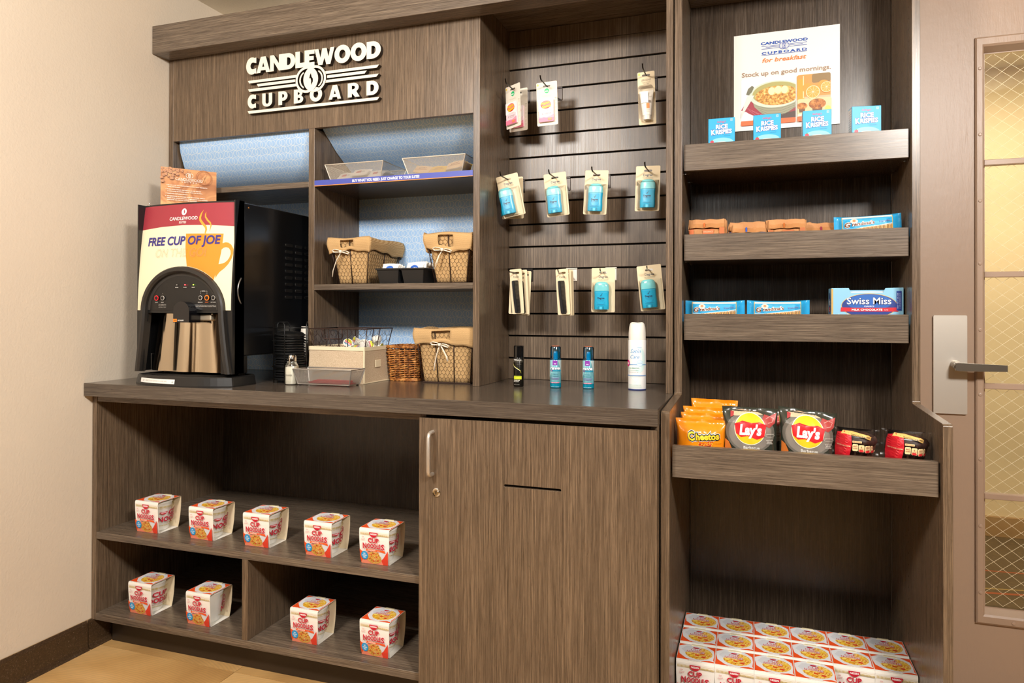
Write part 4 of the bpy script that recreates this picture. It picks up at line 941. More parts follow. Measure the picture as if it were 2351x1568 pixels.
gp.ell(-.0040, 1.4930, .0105, .0115, '#f6efe8', 24); gp.poly([(-.0040, 1.4860), (.0000, 1.4900), (-.0005, 1.4950), (-.0035, 1.5010), (-.0060, 1.4950), (-.0045, 1.4930)], '#98303c')
gp.text('CANDLEWOOD', -.005, 1.4710, .0115, '#f6efe8', w=.118, bold=.014); gp.text('SUITES', -.0055, 1.4575, .0078, '#f6efe8', w=.0300, bold=.012)
gp.text('FREE CUP OF JOE', -.0040, 1.3965, .0285, '#33307c', w=.304, bold=.030, shear=.10, res=5)
# outline letters ON THE GO!
gp.build('graphic_panel', mc, lambda x, z, o: (x, yf(x, z)-o, mz(z)), cut=.016)
cu = bpy.data.curves.new('t', 'FONT'); cu.body = 'ON THE GO!'; cu.fill_mode = 'NONE'; cu.shear = .12; cu.offset = .015; cu.resolution_u = 3; cu.align_x = 'CENTER'
ob = bpy.data.objects.new('t', cu); me = ob.to_mesh(); mv = [v.co.copy() for v in me.vertices]; me_e = [tuple(e.vertices) for e in me.edges]; ob.to_mesh_clear(); bpy.data.objects.remove(ob)
xs0, xs1 = min(v.x for v in mv), max(v.x for v in mv); kx = .212/(xs1-xs0); kz = .0285/.72; b = MB()
def gpt(v): return (-.0055+(v.x-(xs0+xs1)/2)*kx, 1.3560+(v.y-.36)*kz)
for (i, j) in me_e:
    p0, p1 = gpt(mv[i]), gpt(mv[j]); dx_, dz_ = p1[0]-p0[0], p1[1]-p0[1]; Ln = math.hypot(dx_, dz_)
    if Ln < 1e-7: continue
    nx_, nz_ = -dz_/Ln*.00033, dx_/Ln*.00033; q = [(p0[0]+nx_, p0[1]+nz_), (p0[0]-nx_, p0[1]-nz_), (p1[0]-nx_, p1[1]-nz_), (p1[0]+nx_, p1[1]+nz_)]
    b.add([(x_, yf(x_, z_)-.0048, mz(z_)) for x_, z_ in q], [(0, 1, 2, 3)])
b.build('graphic_outline_text', cm('#a98a70', .5), mc, fix=False)
# arch trim, control fascia
ins = [(AX+(AR-.024)*cos(pi*i/26), ZA+(AH-.024)*sin(pi*i/26)) for i in range(27)]
tr = MB(); N_ = 30
for i in range(N_+1):
    t_ = pi*i/N_; c_, s_ = cos(t_), sin(t_)
    for (rad, dy) in ((0, .0), (0, -.012), (.004, -.0165), (.014, -.0165), (.020, -.010), (.024, .012)):
        x_ = AX+(AR-rad)*c_; z_ = ZA+(AH-rad)*s_; tr.v.append((x_, yf(x_, z_)+dy, mz(z_)))
for i in range(N_):
    for j in range(5): tr.face((i*6+j, i*6+j+1, (i+1)*6+j+1, (i+1)*6+j))
for s_ in (-1, 1):       # legs of the arch running down to the tray
    o_ = len(tr.v)
    for i in range(7):
        z_ = ZA-i*(ZA-.957)/6; fl = (i/6)**1.3
        for (rad, dy) in ((0, .0), (0, -.012), (.004, -.0165), (.014, -.0165), (.020, -.010), (.024, .014)):
            x_ = AX*(1-fl*.75)+s_*(AR-rad+fl*(.027)); x_ = max(-HWM, min(HWM, x_)); tr.v.append((x_, yf(x_, z_)+dy, mz(z_)))
    for i in range(6):
        for j in range(5): tr.face((o_+i*6+j, o_+i*6+j+1, o_+(i+1)*6+j+1, o_+(i+1)*6+j))
tr.build('arch_trim', cm('#25221f', .42, name='trim_black'), mc, smooth=True, auto=.6)
fp = faceplate([(AX+(AR-.022)*cos(pi*i/26), ZA+.001+(AH-.022)*sin(pi*i/26)) for i in range(27)], [], -.0015, .006, .02, cm('#2a2724', .5, name='fascia_charcoal'), 'control_panel')
cp = Art(.0022, .0001); W_ = '#d8d4cc'
for x_, z_, tx in ((-.008, 1.2475, 'RINSE'), (.026, 1.2475, 'POWER'), (.059, 1.2475, 'READY')): cp.text(tx, x_, z_-.0085, .0026, W_, w=.0125, bold=.02)
for x_, tx, cc in ((-.096, 'STOP!', W_), (-.068, 'BOLD', W_), (.088, 'REGULAR', W_), (.112, 'DECAF', '#e0641e'), (.135, 'HOT WATER', W_)): cp.text(tx, x_, 1.1900, .0026, cc, w=.0120 if len(tx) < 6 else .0175, bold=.02)
for x_ in (-.068, .088, .112): cp.ell(x_, 1.2190, .0013, .0013, '#8f8a82', 8)
cp.text('REFILL', .100, 1.2265, .0028, W_, w=.013, bold=.02); cp.line([(.088, 1.2220), (.088, 1.2265), (.092, 1.2265)], .0006, W_); cp.line([(.112, 1.2220), (.112, 1.2265), (.108, 1.2265)], .0006, W_)
for i, tx in enumerate(('1. For stronger flavor', 'Press "BOLD" then', 'select Reg. or Decaf.')): cp.text(tx, -.084, 1.1830-i*.0044, .0022, W_, w=.034, al='L')
for i, tx in enumerate(('2. Press and hold when in manual mode or', 'press and release when in portion mode')): cp.text(tx, .072, 1.1805-i*.0044, .0022, W_, w=.074, al='L')
cp.build('panel_print', fp, lambda x, z, o: (x, yf(x, z)-.0015-o, mz(z)), cut=.02)
for x_, cc in ((-.096, '#d8202c'), (-.068, '#d9d5cd'), (.088, '#d9d5cd'), (.112, '#f07a1e'), (.135, '#d9d5cd')):
    rz = 1.2045; thick = .0030 if cc[1:3] in ('d8', 'f0') and cc != '#d9d5cd' else .0012
    MB().lathe([(.0062, 0), (.0062+thick, 0), (.0062+thick, .0016), (.0062, .0016), (.0062, 0)], 8 if cc == '#d8202c' else 20, caps=False).xf(TR(x_, yf(x_, rz)-.0036, mz(rz)) @ RX(pi/2)).build('button_ring', cm(cc, .4), mc)
    MB().lathe([(.0058, 0), (.0056, .0030), (0, .0034)], 18).xf(TR(x_, yf(x_, rz)-.0036, mz(rz)) @ RX(pi/2)).build('button', BLACK, mc, smooth=True, auto=.5)
for x_, cc, e_ in ((-.008, '#9a958c', 0), (.026, '#ff2a30', 6), (.059, '#9ae03a', 3)):
    MB().lathe([(.0022, 0), (.0016, .0016), (0, .0020)], 12).xf(TR(x_, yf(x_, 1.2475)-.0038, mz(1.2475)) @ RX(pi/2)).build('indicator_light', cm(cc, .4, emit=e_), mc)
# stainless splash panel, nozzle
b = MB(); n_ = 30
for i in range(n_+1):
    q = i/n_*2-1; yb_ = -.226-.020*(1-abs(q)**3)-.0075*cos(q*7.5+.6)*(1-q*q)
    for z_ in (.958, 1.160): x_ = AX*.5+q*(.164 if z_ < 1 else .134); b.v.append((x_, yb_-(.008 if z_ < 1 else 0), mz(z_)))
for i in range(n_): b.face((2*i, 2*i+2, 2*i+3, 2*i+1))
SPL = NT('stainless_splash', .11); SPL.b.inputs['Metallic'].default_value = 1; SPL.b.inputs['Base Color'].default_value = lin('#d2c4ae')
SPL.bump(SPL.noise(SPL.coord((25, 25, .6)), 1, 2), .5, .006)
MB().box(-HWM+.004, HWM-.004, -.205, -.185, mz(.9560), mz(1.0115)).build('lower_panel', BLACK, mc)
b.build('splash_panel', SPL.m, mc, smooth=True, fix=False)
nz = MB().prism([(-.0330, mz(1.1240)), (.0330, mz(1.1240)), (.0330, mz(1.162))]+[(.0330*cos(t_), mz(1.162)+.030*sin(t_)) for t_ in [pi*i/12 for i in range(1, 12)]]+[(-.0330, mz(1.162))], -.312, -.262, 'y').build('nozzle_cover', cm('#0c0c10', .16, coat=.4, name='nozzle_gloss'), mc, bevel=.004, seg=3)
nz.location.x = .038
MB().box(.004, .066, -.262, -.230, mz(1.124), mz(1.180)).build('nozzle_block', BLACK, mc, bevel=.005, seg=2)
a = Art(.0004); a.rect(-.0320, 1.1260, -.0165, 1.1355, '#f08420'); a.text('WARNING', -.0243, 1.1310, .0030, '#2a1a10', w=.012, bold=.02); a.text('HOT LIQUIDS', -.0010, 1.1308, .0036, '#e9e6e0', w=.024, bold=.03); a.build('warning_label', nz, lambda x, z, o: (x, -.312-o, mz(z)))
MB().box(.056, .112, -.262, -.240, mz(1.130), mz(1.150)).build('bracket', cm('#bdb09a', .4, .6), mc, bevel=.003)
# drip tray
tp = [(-HWM-.001, -.150)]+[(-HWM-.001, -.255)]+[(-HWM+.0+2*HWM*i/20, -.262-.052*(1-abs(i/10-1)**2.4)) for i in range(0, 21)]+[(HWM+.001, -.255), (HWM+.001, -.150)]
b = MB(); n_ = len(tp)
for (sc_, z_) in ((1.012, 0), (1.012, .004), (.985, .030), (.965, .034), (.95, .030)):
    for (x_, y_) in tp: b.v.append((x_*sc_, -.15+(y_+.15)*sc_, z_))
for i in range(4):
    for j in range(n_): b.face((i*n_+j, i*n_+(j+1) % n_, (i+1)*n_+(j+1) % n_, (i+1)*n_+j))
b.face([4*n_+j for j in range(n_)]); b.face(list(range(n_))[::-1])
ty = b.build('drip_tray', cm('#1a1918', .35, name='tray_black'), mc)
gr = MB()
for i in range(24):
    r_ = .020+i*.0066; P_ = []
    for j in range(25):
        t_ = pi+pi*j/24; x_, y_ = r_*cos(t_), -.205+r_*.55*sin(t_)
        if abs(x_) < HWM-.018 and y_ > -.302+.052*abs(x_/HWM)**2.4: P_.append((x_, y_, .0335))
    if len(P_) > 2: gr.tube(P_, .0012, 4)
gr.build('drip_grille', cm('#2c2a28', .3, .6), ty)
a = Art(.0006); a.rect(-.155, .0090, .0150, .0235, '#eceae4')
a.text('PLEASE DO NOT DISPOSE OF COFFEE HERE', -.070, .0165, .0045, '#8d8a84', w=.105); a.line([(-.138, .019), (-.134, .0125), (-.130, .019)], .0012, '#2a2a2a')
a.poly([(.004, .0130), (.008, .0130), (.006, .0190)], '#2a2a2a')
def trayf(x, z, o):
    sc_ = 1.012-.027*(z-.004)/.026; q = min(1, abs(x/sc_/HWM)); y_ = -.262-.052*(1-q**2.4); return (x, -.15+(y_+.15)*sc_-o, z)
a.build('tray_label', ty, trayf, cut=.02)
for x_ in (-.16, .16):
    for y_ in (-.17, .22): MB().lathe([(.015, 0), (.015, .006), (.0105, .010), (.0105, .099)], 16).xf(TR(x_, y_, 0)).build('leg', cm('#161412', .35), mc, smooth=True, auto=.5)
# side details
def sidept(u, v): p = at(u, v, 'x', XC+HWM); return (p.y+.30, mz(p.z))
b = MB()
for i in range(9):
    for y_ in (-.0, .058, .116):
        zc_ = mz(1.400)-i*.0235; b.prism(rr(y_+.010, zc_-.0055, y_+.050, zc_+.0055, .003), HWM-.0004, HWM+.0022, 'x')
b.build('vent_louvres', cm('#1c1a19', .25), mc, bevel=.0006)
b = MB(); b.tube([(HWM+.001, -.222+.016*(1-(2*i/14-1)**2)*-1, mz(1.185+.085*i/14)) for i in range(15)], .0028, 6).build('grip', cm('#8f8b86', .25, .8), mc, smooth=True)
MB().lathe([(.0035, 0), (.003, .0015), (0, .0018)], 10).xf(TR(HWM-.0005, -.185, mz(1.507)) @ Matrix.Rotation(pi/2, 4, 'Y')).build('screw', cm('#9a6a3a', .4, .8), mc)
MB().lathe([(.005, 0), (.005, .003), (.002, .004), (.002, .007), (.004, .009), (0, .010)], 12).xf(TR(-HWM+.012, -.225, mz(1.5252))).build('hinge_pin', CHROME, mc, smooth=True)
# instruction placard standing on top
A_ = at(369, 382, 'z', 1.680); B_ = at(497, 396, 'z', 1.680); yw = atan2(B_.y-A_.y, B_.x-A_.x); Wp = (B_-A_).length; mid = (A_+B_)/2
pc = thing('instruction_card', (mid.x, mid.y, 1.5252), 'wood-print coffee instruction card with beans standing on the coffee dispenser', 'sign', rz=yw); hp_ = 1.680-1.5252
MB().box(-Wp/2, Wp/2, 0, .0012, 0, hp_).build('card', [WOODP], pc); MB().box(-.02, .02, .0012, .030, 0, .0015).build('foot', FILM, pc)
a = Art(.0004, .0001); sx = Wp/1670; sz = sx
def px_(u, v): return (-Wp/2+(u-250)*sx*1.0, hp_-(v-150)*sz-(0)*sx+(u-250)*sz*.115*.0)
def Z(u, v): return px_(u, v-(u-250)*.112)
random.seed(3)
for (u, v, r_, an) in ((300, 200, 45, .4), (420, 225, 62, .6), (530, 200, 50, -.5), (620, 265, 48, .2), (730, 240, 55, .1), (735, 300, 52, .1), (880, 285, 45, 1.2), (1065, 340, 50, -.6), (360, 290, 48, .3), (470, 290, 55, .5), (530, 330, 55, 1.0), (610, 375, 48, .2), (400, 385, 55, 1.2), (320, 420, 50, -1.0), (460, 465, 35, .2), (590, 445, 50, -.1), (565, 525, 60, .1), (715, 395, 60, -.5), (280, 310, 40, 1.2), (265, 500, 50, .3), (295, 620, 52, .4), (960, 380, 38, 1.3)):
    c_ = Z(u, v); P_ = [(c_[0]+sx*(r_*cos(t_)*cos(an)-.68*r_*sin(t_)*sin(an)), c_[1]+sz*(r_*cos(t_)*sin(an)+.68*r_*sin(t_)*cos(an))) for t_ in [2*pi*i/14 for i in range(14)]]
    P2 = [(c_[0]+1.14*(x_-c_[0])+sx*4, c_[1]+1.14*(y_-c_[1])-sz*5) for x_, y_ in P_]; a.poly(P2, '#6b3a1c'); a.poly(P_, '#c88a58')
    a.line([(c_[0]-sx*r_*.75*cos(an), c_[1]-sz*r_*.75*sin(an)), (c_[0]+sx*4*sin(an), c_[1]-sz*4*cos(an)), (c_[0]+sx*r_*.75*cos(an), c_[1]+sz*r_*.75*sin(an))], sx*9, '#7a4522')
c_ = Z(1520, 530); a.ring(c_[0], c_[1], .027, .027, .0018, '#a85c24', 30); a.ring(c_[0]+.002, c_[1]-.001, .022, .022, .0007, '#b56c34', 30); a.line([(c_[0]+.004, c_[1]-.018), (c_[0]-.004, c_[1]-.004), (c_[0]+.006, c_[1]+.012)], [.001, .006, .001], '#d79a60')
c_ = Z(1085, 460); a.ring(c_[0]-.004, c_[1], .0085, .0085, .0013, '#fdf6ea'); a.ring(c_[0]+.004, c_[1], .0085, .0085, .0013, '#fdf6ea'); a.line([(c_[0]-.0005, c_[1]-.004), (c_[0]+.001, c_[1]), (c_[0]-.0005, c_[1]+.005)], [.0006, .0022, .0004], '#fdf6ea')
c_ = Z(1075, 590); a.text('CANDLEWOOD', c_[0], c_[1], .0092, '#fdf6ea', w=.092, bold=-.005); c_ = Z(1075, 640); a.rect(c_[0]-.045, c_[1], c_[0]+.045, c_[1]+.0006, '#fdf6ea'); c_ = Z(1075, 680); a.text('SUITES', c_[0], c_[1], .0040, '#fdf6ea', w=.052, space=1.6)
for (n_, u, v, tx, wd) in (('1', 440, 720, 'PLACE CUP ON WHITE CIRCLE ON TRAY BENEATH', 1180), ('', 440, 775, 'THE DISPENSER.', 370), ('2', 430, 855, 'PUSH AND HOLD THE REGULAR OR DECAF', 1000), ('', 430, 915, 'DISPENSING BUTTON UNTIL THE CUP IS FULL.', 1050), ('3', 430, 990, 'REMOVE CUP AND ENJOY.', 610), ('4', 420, 1070, 'TO DISPENSE A BOLDER CUP OF COFFEE, SIMPLY', 1140), ('', 420, 1130, 'PRESS THE BOLD SWITCH, THEN PRESS THE DESIRED', 1220), ('', 420, 1185, 'REGULAR OR DECAF COFFEE BUTTON.', 900)):
    c_ = px_(u, v+0); a.text(tx, c_[0], c_[1], .0030, '#fff8ec', w=wd*sx, bold=.02, al='L')
    if n_: a.text(n_, c_[0]-.004, c_[1], .0034, '#fff8ec', bold=.02)
a.build('card_print', pc, lambda x, z, o: (x, -o, z))

# ------------------------------------------------------------------ beside the machine: lid rack, creamer jar, tray
def wire_rack(loc, label, r, h, lids=True):
    t = thing('wire_cup_rack', loc, label, 'rack', 'wire racks behind the coffee dispenser')
    for i in range(5): z_ = .010+i*(h-.03)/4; MB().tube([((r)*cos(a_), (r)*sin(a_), z_) for a_ in [2*pi*j/28 for j in range(28)]], .0016, 5, closed=True).build('hoop', WIREK, t, smooth=True)
    for k_ in range(3):
        a_ = 2*pi*k_/3+.5; c_, s_ = cos(a_), sin(a_); w_ = .022; P_ = [(r*c_-w_*s_, r*s_+w_*c_, 0), (r*c_-w_*s_, r*s_+w_*c_, h-.008), (r*c_-w_*.7*s_, r*s_+w_*.7*c_, h), (r*c_+w_*.7*s_, r*s_-w_*.7*c_, h), (r*c_+w_*s_, r*s_-w_*c_, h-.008), (r*c_+w_*s_, r*s_-w_*c_, 0)]
        MB().tube(P_, .0019, 6).build('upright', WIREK, t, smooth=True)
    return t
p = at(636, 880, 'z', CT); rk = (.6320, -.3450)
wire_rack((rk[0]-.0, rk[1], CT+.001), 'black wire rack holding a stack of black cup lids', .0580, .208)
lid = None
for i in range(18):
    z_ = CT+.012+i*.0088; lb = 'black plastic cup lid in the stack inside the wire rack' if i < 17 else 'topmost black cup lid tilted on the stack in the wire rack'
    if lid is None:
        lid = tag(MB().lathe([(.046, 0), (.0520, .0002), (.0525, .0022), (.0512, .0040), (.0490, .0048), (.0455, .0083), (.0430, .0086), (.0410, .0070), (0, .0070)], 32).build('cup_lid', cm('#141414', .35, name='lid_black'), None, smooth=True, auto=.5), lb, 'lid', 'black cup lids in the wire rack'); lid.location = (rk[0], rk[1], z_)
    else:
        o = lid.copy(); C.objects.link(o); o.location = (rk[0]+random.uniform(-.0012, .0012), rk[1]+random.uniform(-.0012, .0012), z_+(.003 if i == 17 else 0)); o['label'] = lb
        if i == 17: o.rotation_euler = (.05, .09, 0)
t = thing('paper_cup_stack', (.6080, -.2050, CT+.001), 'stack of upside-down white and maroon paper cups behind the wire rack', 'paper cups')
for i in range(12): MB().lathe([(.0320, .002), (.0327, .0), (.0327, .004), (.0310, .006), (.0297, .0125)] if i < 11 else [(.0320, .002), (.0327, 0), (.0327, .004), (.0310, .006), (.0240, .075), (0, .075)], 28, c=(0, 0, i*.0105), m=i % 2 if i < 6 else 0, caps=False).build('cup', [cm('#eee6d8', .5), cm('#7c1f2c', .5)], t, smooth=True, auto=.5)
p = at(661, 884, 'z', CT); J = (p.x, p.y+.021, CT)
t = thing('creamer_shaker', J, 'glass shaker of white creamer with a chrome lid beside the mesh tray', 'shaker', rz=.1)
def sq(secs, seg=24, p=3.2): return oval_loft([(z_, a_, a_) for z_, a_ in secs], seg, p)
sq([(0, .0195), (.002, .0215), (.050, .0212), (.062, .0205), (.072, .0160), (.076, .0140), (.083, .0138)]).build('jar', JARG, t, smooth=True, auto=.7)
sq([(.0030, .0185), (.004, .0192), (.050, .0190), (.0585, .0184), (.060, .0160), (.0605, .004)]).build('powder', cm('#f4ecdb', .8, name='creamer_powder'), t, smooth=True, auto=.7)
MB().lathe([(.0150, .0790), (.0152, .0900), (.0146, .0915), (.0150, .0930), (.0130, .0985), (.006, .1010), (0, .1012)], 28).build('lid', CHROME, t, smooth=True, auto=.6)
for i in range(6): MB().lathe([(.0014, 0), (.0014, .0012), (0, .0013)], 8).xf(TR(.0075*cos(i), .0075*sin(i), .1000)).build('hole', cm('#3a3632', .4, .5), t)
a = Art(.0003); a.text('CREAMER', 0, .0330, .0055, '#4a4238', w=.027); a.build('jar_print', t, lambda x, z, o: (x, -.0216-o, z))

def diamond(quad, nu, nv, wd=.0005):
    """expanded-metal lattice ribbons over a quad patch (a, b, c, d = bottom-left, bottom-right, top-right, top-left)"""
    a_, b_, c_, d_ = [Vector(q) for q in quad]; vs = []; fs = []
    nrm = (b_-a_).cross(d_-a_).normalized()
    f = lambda u, v: (a_*(1-u)+b_*u)*(1-v)+(d_*(1-u)+c_*u)*v
    U, V = nu, nv
    for s_ in (1, -1):
        for k_ in range(-V, U+V+1):
            # line u*U - s*v*V = k
            pts = []
            for v in (0, 1):
                u = (k_+s_*v*V)/U; pts.append((u, v))
            (u0, v0), (u1, v1) = pts
            if u0 == u1: continue
            def cl(ub): return v0+(ub-u0)/(u1-u0)*(v1-v0)
            if max(u0, u1) <= 0 or min(u0, u1) >= 1: continue
            if u0 < 0: v0, u0 = cl(0), 0
            elif u0 > 1: v0, u0 = cl(1), 1
            (uu1, vv1) = (u1, v1)
            if u1 < 0: vv1, uu1 = pts[0][1]+(0-pts[0][0])/(pts[1][0]-pts[0][0]), 0
            elif u1 > 1: vv1, uu1 = pts[0][1]+(1-pts[0][0])/(pts[1][0]-pts[0][0]), 1
            P, Q = f(u0, v0), f(uu1, vv1)
            if (Q-P).length < 1e-5: continue
            w_ = (Q-P).normalized().cross(nrm)*wd; o_ = len(vs); vs += [P-w_, P+w_, Q+w_, Q-w_]; fs.append((o_, o_+1, o_+2, o_+3))
    return vs, fs
def mesh_tray(loc, label, wt, dt, wb, db, h, rz=0, mat=GREYM, pitch=.0052):
    t = thing('mesh_tray', loc, label, 'tray', 'silver wire mesh trays', rz=rz)
    B_ = [(-wb/2, -db/2, .004), (wb/2, -db/2, .004), (wb/2, db/2, .004), (-wb/2, db/2, .004)]; T_ = [(-wt/2, -dt/2, h), (wt/2, -dt/2, h), (wt/2, dt/2, h), (-wt/2, dt/2, h)]
    for i in range(4):
        j = (i+1) % 4; L_ = (Vector(T_[i])-Vector(T_[j])).length; nu = int(L_/pitch); nv = max(4, int(h/pitch*1.0)); vs, fs = diamond((B_[i], B_[j], T_[j], T_[i]), nu, nv, .00045)
        o = MB().add(vs, fs).build('mesh_side', mat, t, fix=False); o['kind'] = 'stuff'
    vs, fs = diamond(B_, int(wb/pitch), int(db/pitch), .00045); o = MB().add(vs, fs).build('mesh_bottom', mat, t, fix=False); o['kind'] = 'stuff'
    MB().tube(T_, .0022, 6, closed=True).build('rim', mat, t, smooth=True, auto=1.2)
    b = MB()
    for i in range(4): b.tube([B_[i], T_[i]], .0018, 6)
    b.tube(B_, .0014, 5, closed=True); b.build('frame', mat, t, smooth=True, auto=1.0)
    for i in range(4): MB().lathe([(.004, 0), (.004, .004)], 10).xf(TR(B_[i][0]*.93, B_[i][1]*.9, 0)).build('foot', BLACK, t)
    return t
# counter tray with red stir sticks
mt = (.8180, -.3870)
mesh_tray((mt[0], mt[1], CT), 'silver mesh tray holding red stir sticks on the countertop', .222, .088, .196, .066, .054, rz=.02, pitch=.0040)
st0 = None
for i in range(26):
    loc_ = (mt[0]+.012+random.uniform(-.016, .016), mt[1]+random.uniform(-.026, .024), CT+.0065+(i//7)*.0026); rz_ = random.uniform(-.06, .06)
    if st0 is None: st0 = tag(MB().box(-.065, .065, -.0014, .0014, -.0011, .0011).build('stir_stick', cm('#d0283a', .4), None), 'red plastic stir stick in the counter mesh tray', 'stir stick', 'red stir sticks in the mesh tray'); st0.location = loc_; st0.rotation_euler[2] = rz_
    else: o = st0.copy(); C.objects.link(o); o.location = loc_; o.rotation_euler[2] = rz_
# linen bin with wire basket inside and creamer pods
lb_ = (.8070, -.2280)
lbn = thing('linen_bin', (lb_[0], lb_[1], CT), 'stained beige linen storage bin behind the mesh tray', 'storage bin', rz=-.03)
b = MB(); W_, D_, H_ = .225, .188, .124
NX = 14
def lin_side(): 
    b = MB(); per = []
    for i in range(NX): per.append((-W_/2+W_*i/NX, -D_/2))
    for i in range(10): per.append((W_/2, -D_/2+D_*i/10))
    for i in range(NX): per.append((W_/2-W_*i/NX, D_/2))
    for i in range(10): per.append((-W_/2, D_/2-D_*i/10))
    lev = [0, .003, .03, .06, .09, .120, .124, .123, .09, .01]; k_ = len(per)
    for li, z_ in enumerate(lev):
        inn = li >= 7
        for (x_, y_) in per:
            s_ = 1-.03*sin(pi*min(1, z_/.12))*(0 if abs(x_) > W_/2-.004 and abs(y_) > D_/2-.004 else 1); s_ *= (.975 if inn else 1)
            b.v.append((x_*s_+.001*sin(z_*90+y_*60), y_*s_+.0012*sin(z_*70+x_*55), z_+(.0012*sin(x_*70) if 2 < li < 8 else 0)))
    for i in range(len(lev)-1):
        for j in range(k_): b.face((i*k_+j, i*k_+(j+1) % k_, (i+1)*k_+(j+1) % k_, (i+1)*k_+j))
    b.face(list(range(k_))[::-1]); b.face([(len(lev)-1)*k_+j for j in range(k_)]); return b
lin_side().build('body', LINEN, lbn, smooth=True, auto=.9)
b = MB(); CRM = cm('#e6d6b4', .85, name='cotton_binding')
b.box(-W_/2-.001, W_/2+.001, -D_/2-.0018, -D_/2+.001, .112, .1255).box(W_/2-.001, W_/2+.0018, -D_/2-.001, D_/2, .112, .1255).box(-W_/2-.0018, -W_/2+.001, -D_/2, D_/2, .112, .1255).box(-W_/2, W_/2, D_/2-.001, D_/2+.0018, .112, .1255)
b.box(W_/2-.0035, W_/2+.0020, -D_/2-.0020, -D_/2+.0035, .001, .120); b.box(W_/2-.001, W_/2+.0022, -D_/2, D_/2, .0, .004); b.build('binding', CRM, lbn, bevel=.0008)
MB().box(W_/2-.001, W_/2+.0025, -D_/2+.070, -D_/2+.105, .052, .078).build('label_tab', CRM, lbn, bevel=.001)
CHW = RUST
def hexwire(quad, w_, h_, s=.0150, r=.00055, col=None, zmax=None):
    a_, b_, c_, d_ = [Vector(q) for q in quad]; f = lambda x, y: (a_*(1-x/w_)+b_*(x/w_))*(1-y/h_)+(d_*(1-x/w_)+c_*(x/w_))*(y/h_)
    segs = []; hx, hy = s, s*1.75; r_ = 0; y = -hy
    while y < h_+hy:
        x = -hx+(hx/2 if r_ % 2 else 0)
        while x < w_+hx:
            p0 = (x, y); p1 = (x+hx/2, y+hy*.28); p2 = (x+hx, y); p3 = (x+hx/2, y+hy*.72-.0)
            segs += [(p0, p1), (p1, p2), (p1, (x+hx/2, y+hy*.5))]; x += hx
        y += hy*.5; r_ += 1
    m = MB(); jit = {}
    def J(p):
        k_ = (round(p[0], 4), round(p[1], 4))
        if k_ not in jit: jit[k_] = (p[0]+random.uniform(-.0012, .0012), p[1]+random.uniform(-.0014, .0014))
        return jit[k_]
    for p, q in segs:
        p, q = J(p), J(q)
        if min(p[0], q[0]) < -.002 or max(p[0], q[0]) > w_+.002 or min(p[1], q[1]) < -.002 or max(p[1], q[1]) > h_+.002: continue
        m.tube([f(*p), f(*q)], r, 3)
    return m
def wire_basket(t, wt, dt, wb, db, h, wiremat=RUST, z0=0, handle=True, ribs=True, hexs=.0150):
    B_ = [(-wb/2, -db/2, z0+.002), (wb/2, -db/2, z0+.002), (wb/2, db/2, z0+.002), (-wb/2, db/2, z0+.002)]; T_ = [(-wt/2, -dt/2, h), (wt/2, -dt/2, h), (wt/2, dt/2, h), (-wt/2, dt/2, h)]
    for i in range(4):
        j = (i+1) % 4; A, Bq = Vector(B_[i]), Vector(B_[j]); Tq, Ta = Vector(T_[j]), Vector(T_[i])
        o = hexwire((A, Bq, Tq, Ta), ((A-Bq).length+(Ta-Tq).length)/2, (Ta-A).length, hexs).build('chicken_wire', wiremat, t, fix=False); o['kind'] = 'stuff'
    MB().tube(T_, .0021, 6, closed=True).build('rim', wiremat, t, smooth=True, auto=1.1)
    MB().tube(B_, .0021, 6, closed=True).build('base_wire', wiremat, t, smooth=True, auto=1.1)
    for i in range(4):
        j = (i+1) % 4; n_ = 2 if i % 2 == 0 and wt > .2 else 1
        MB().tube([B_[i], T_[i]], .0017, 5).build('rib', wiremat, t, smooth=True)
        if ribs:
            for q in range(1, n_+1): f_ = q/(n_+1); MB().tube([Vector(B_[i]).lerp(Vector(B_[j]), f_), Vector(T_[i]).lerp(Vector(T_[j]), f_)], .0017, 5).build('rib', wiremat, t, smooth=True)
    return B_, T_
wbk = thing('wire_basket', (.8070, -.2280, CT+.013), 'empty-looking chicken wire basket rising out of the linen bin', 'basket', rz=.02)
B_, T_ = wire_basket(wbk, .228, .186, .160, .130, .174, z0=.0, hexs=.024)
MB().tube([(-.065, -.093, .174), (-.062, -.0875, .146), (-.058, -.0860, .139), (.012, -.0860, .139), (.016, -.0875, .146), (.016, -.093, .174)], .0020, 6).build('handle', RUST, wbk, smooth=True)
pod0 = None; random.seed(11)
PODS = [(.800, -.245, 1.040), (.842, -.235, 1.052), (.868, -.252, 1.042), (.895, -.20, 1.050), (.872, -.185, 1.058), (.885, -.17, 1.046), (.850, -.18, 1.034), (.82, -.19, 1.024), (.78, -.20, 1.012), (.80, -.16, 1.02), (.89, -.225, 1.020), (.86, -.21, 1.008), (.88, -.18, 1.036), (.84, -.26, 1.018), (.88, -.26, 1.010)]
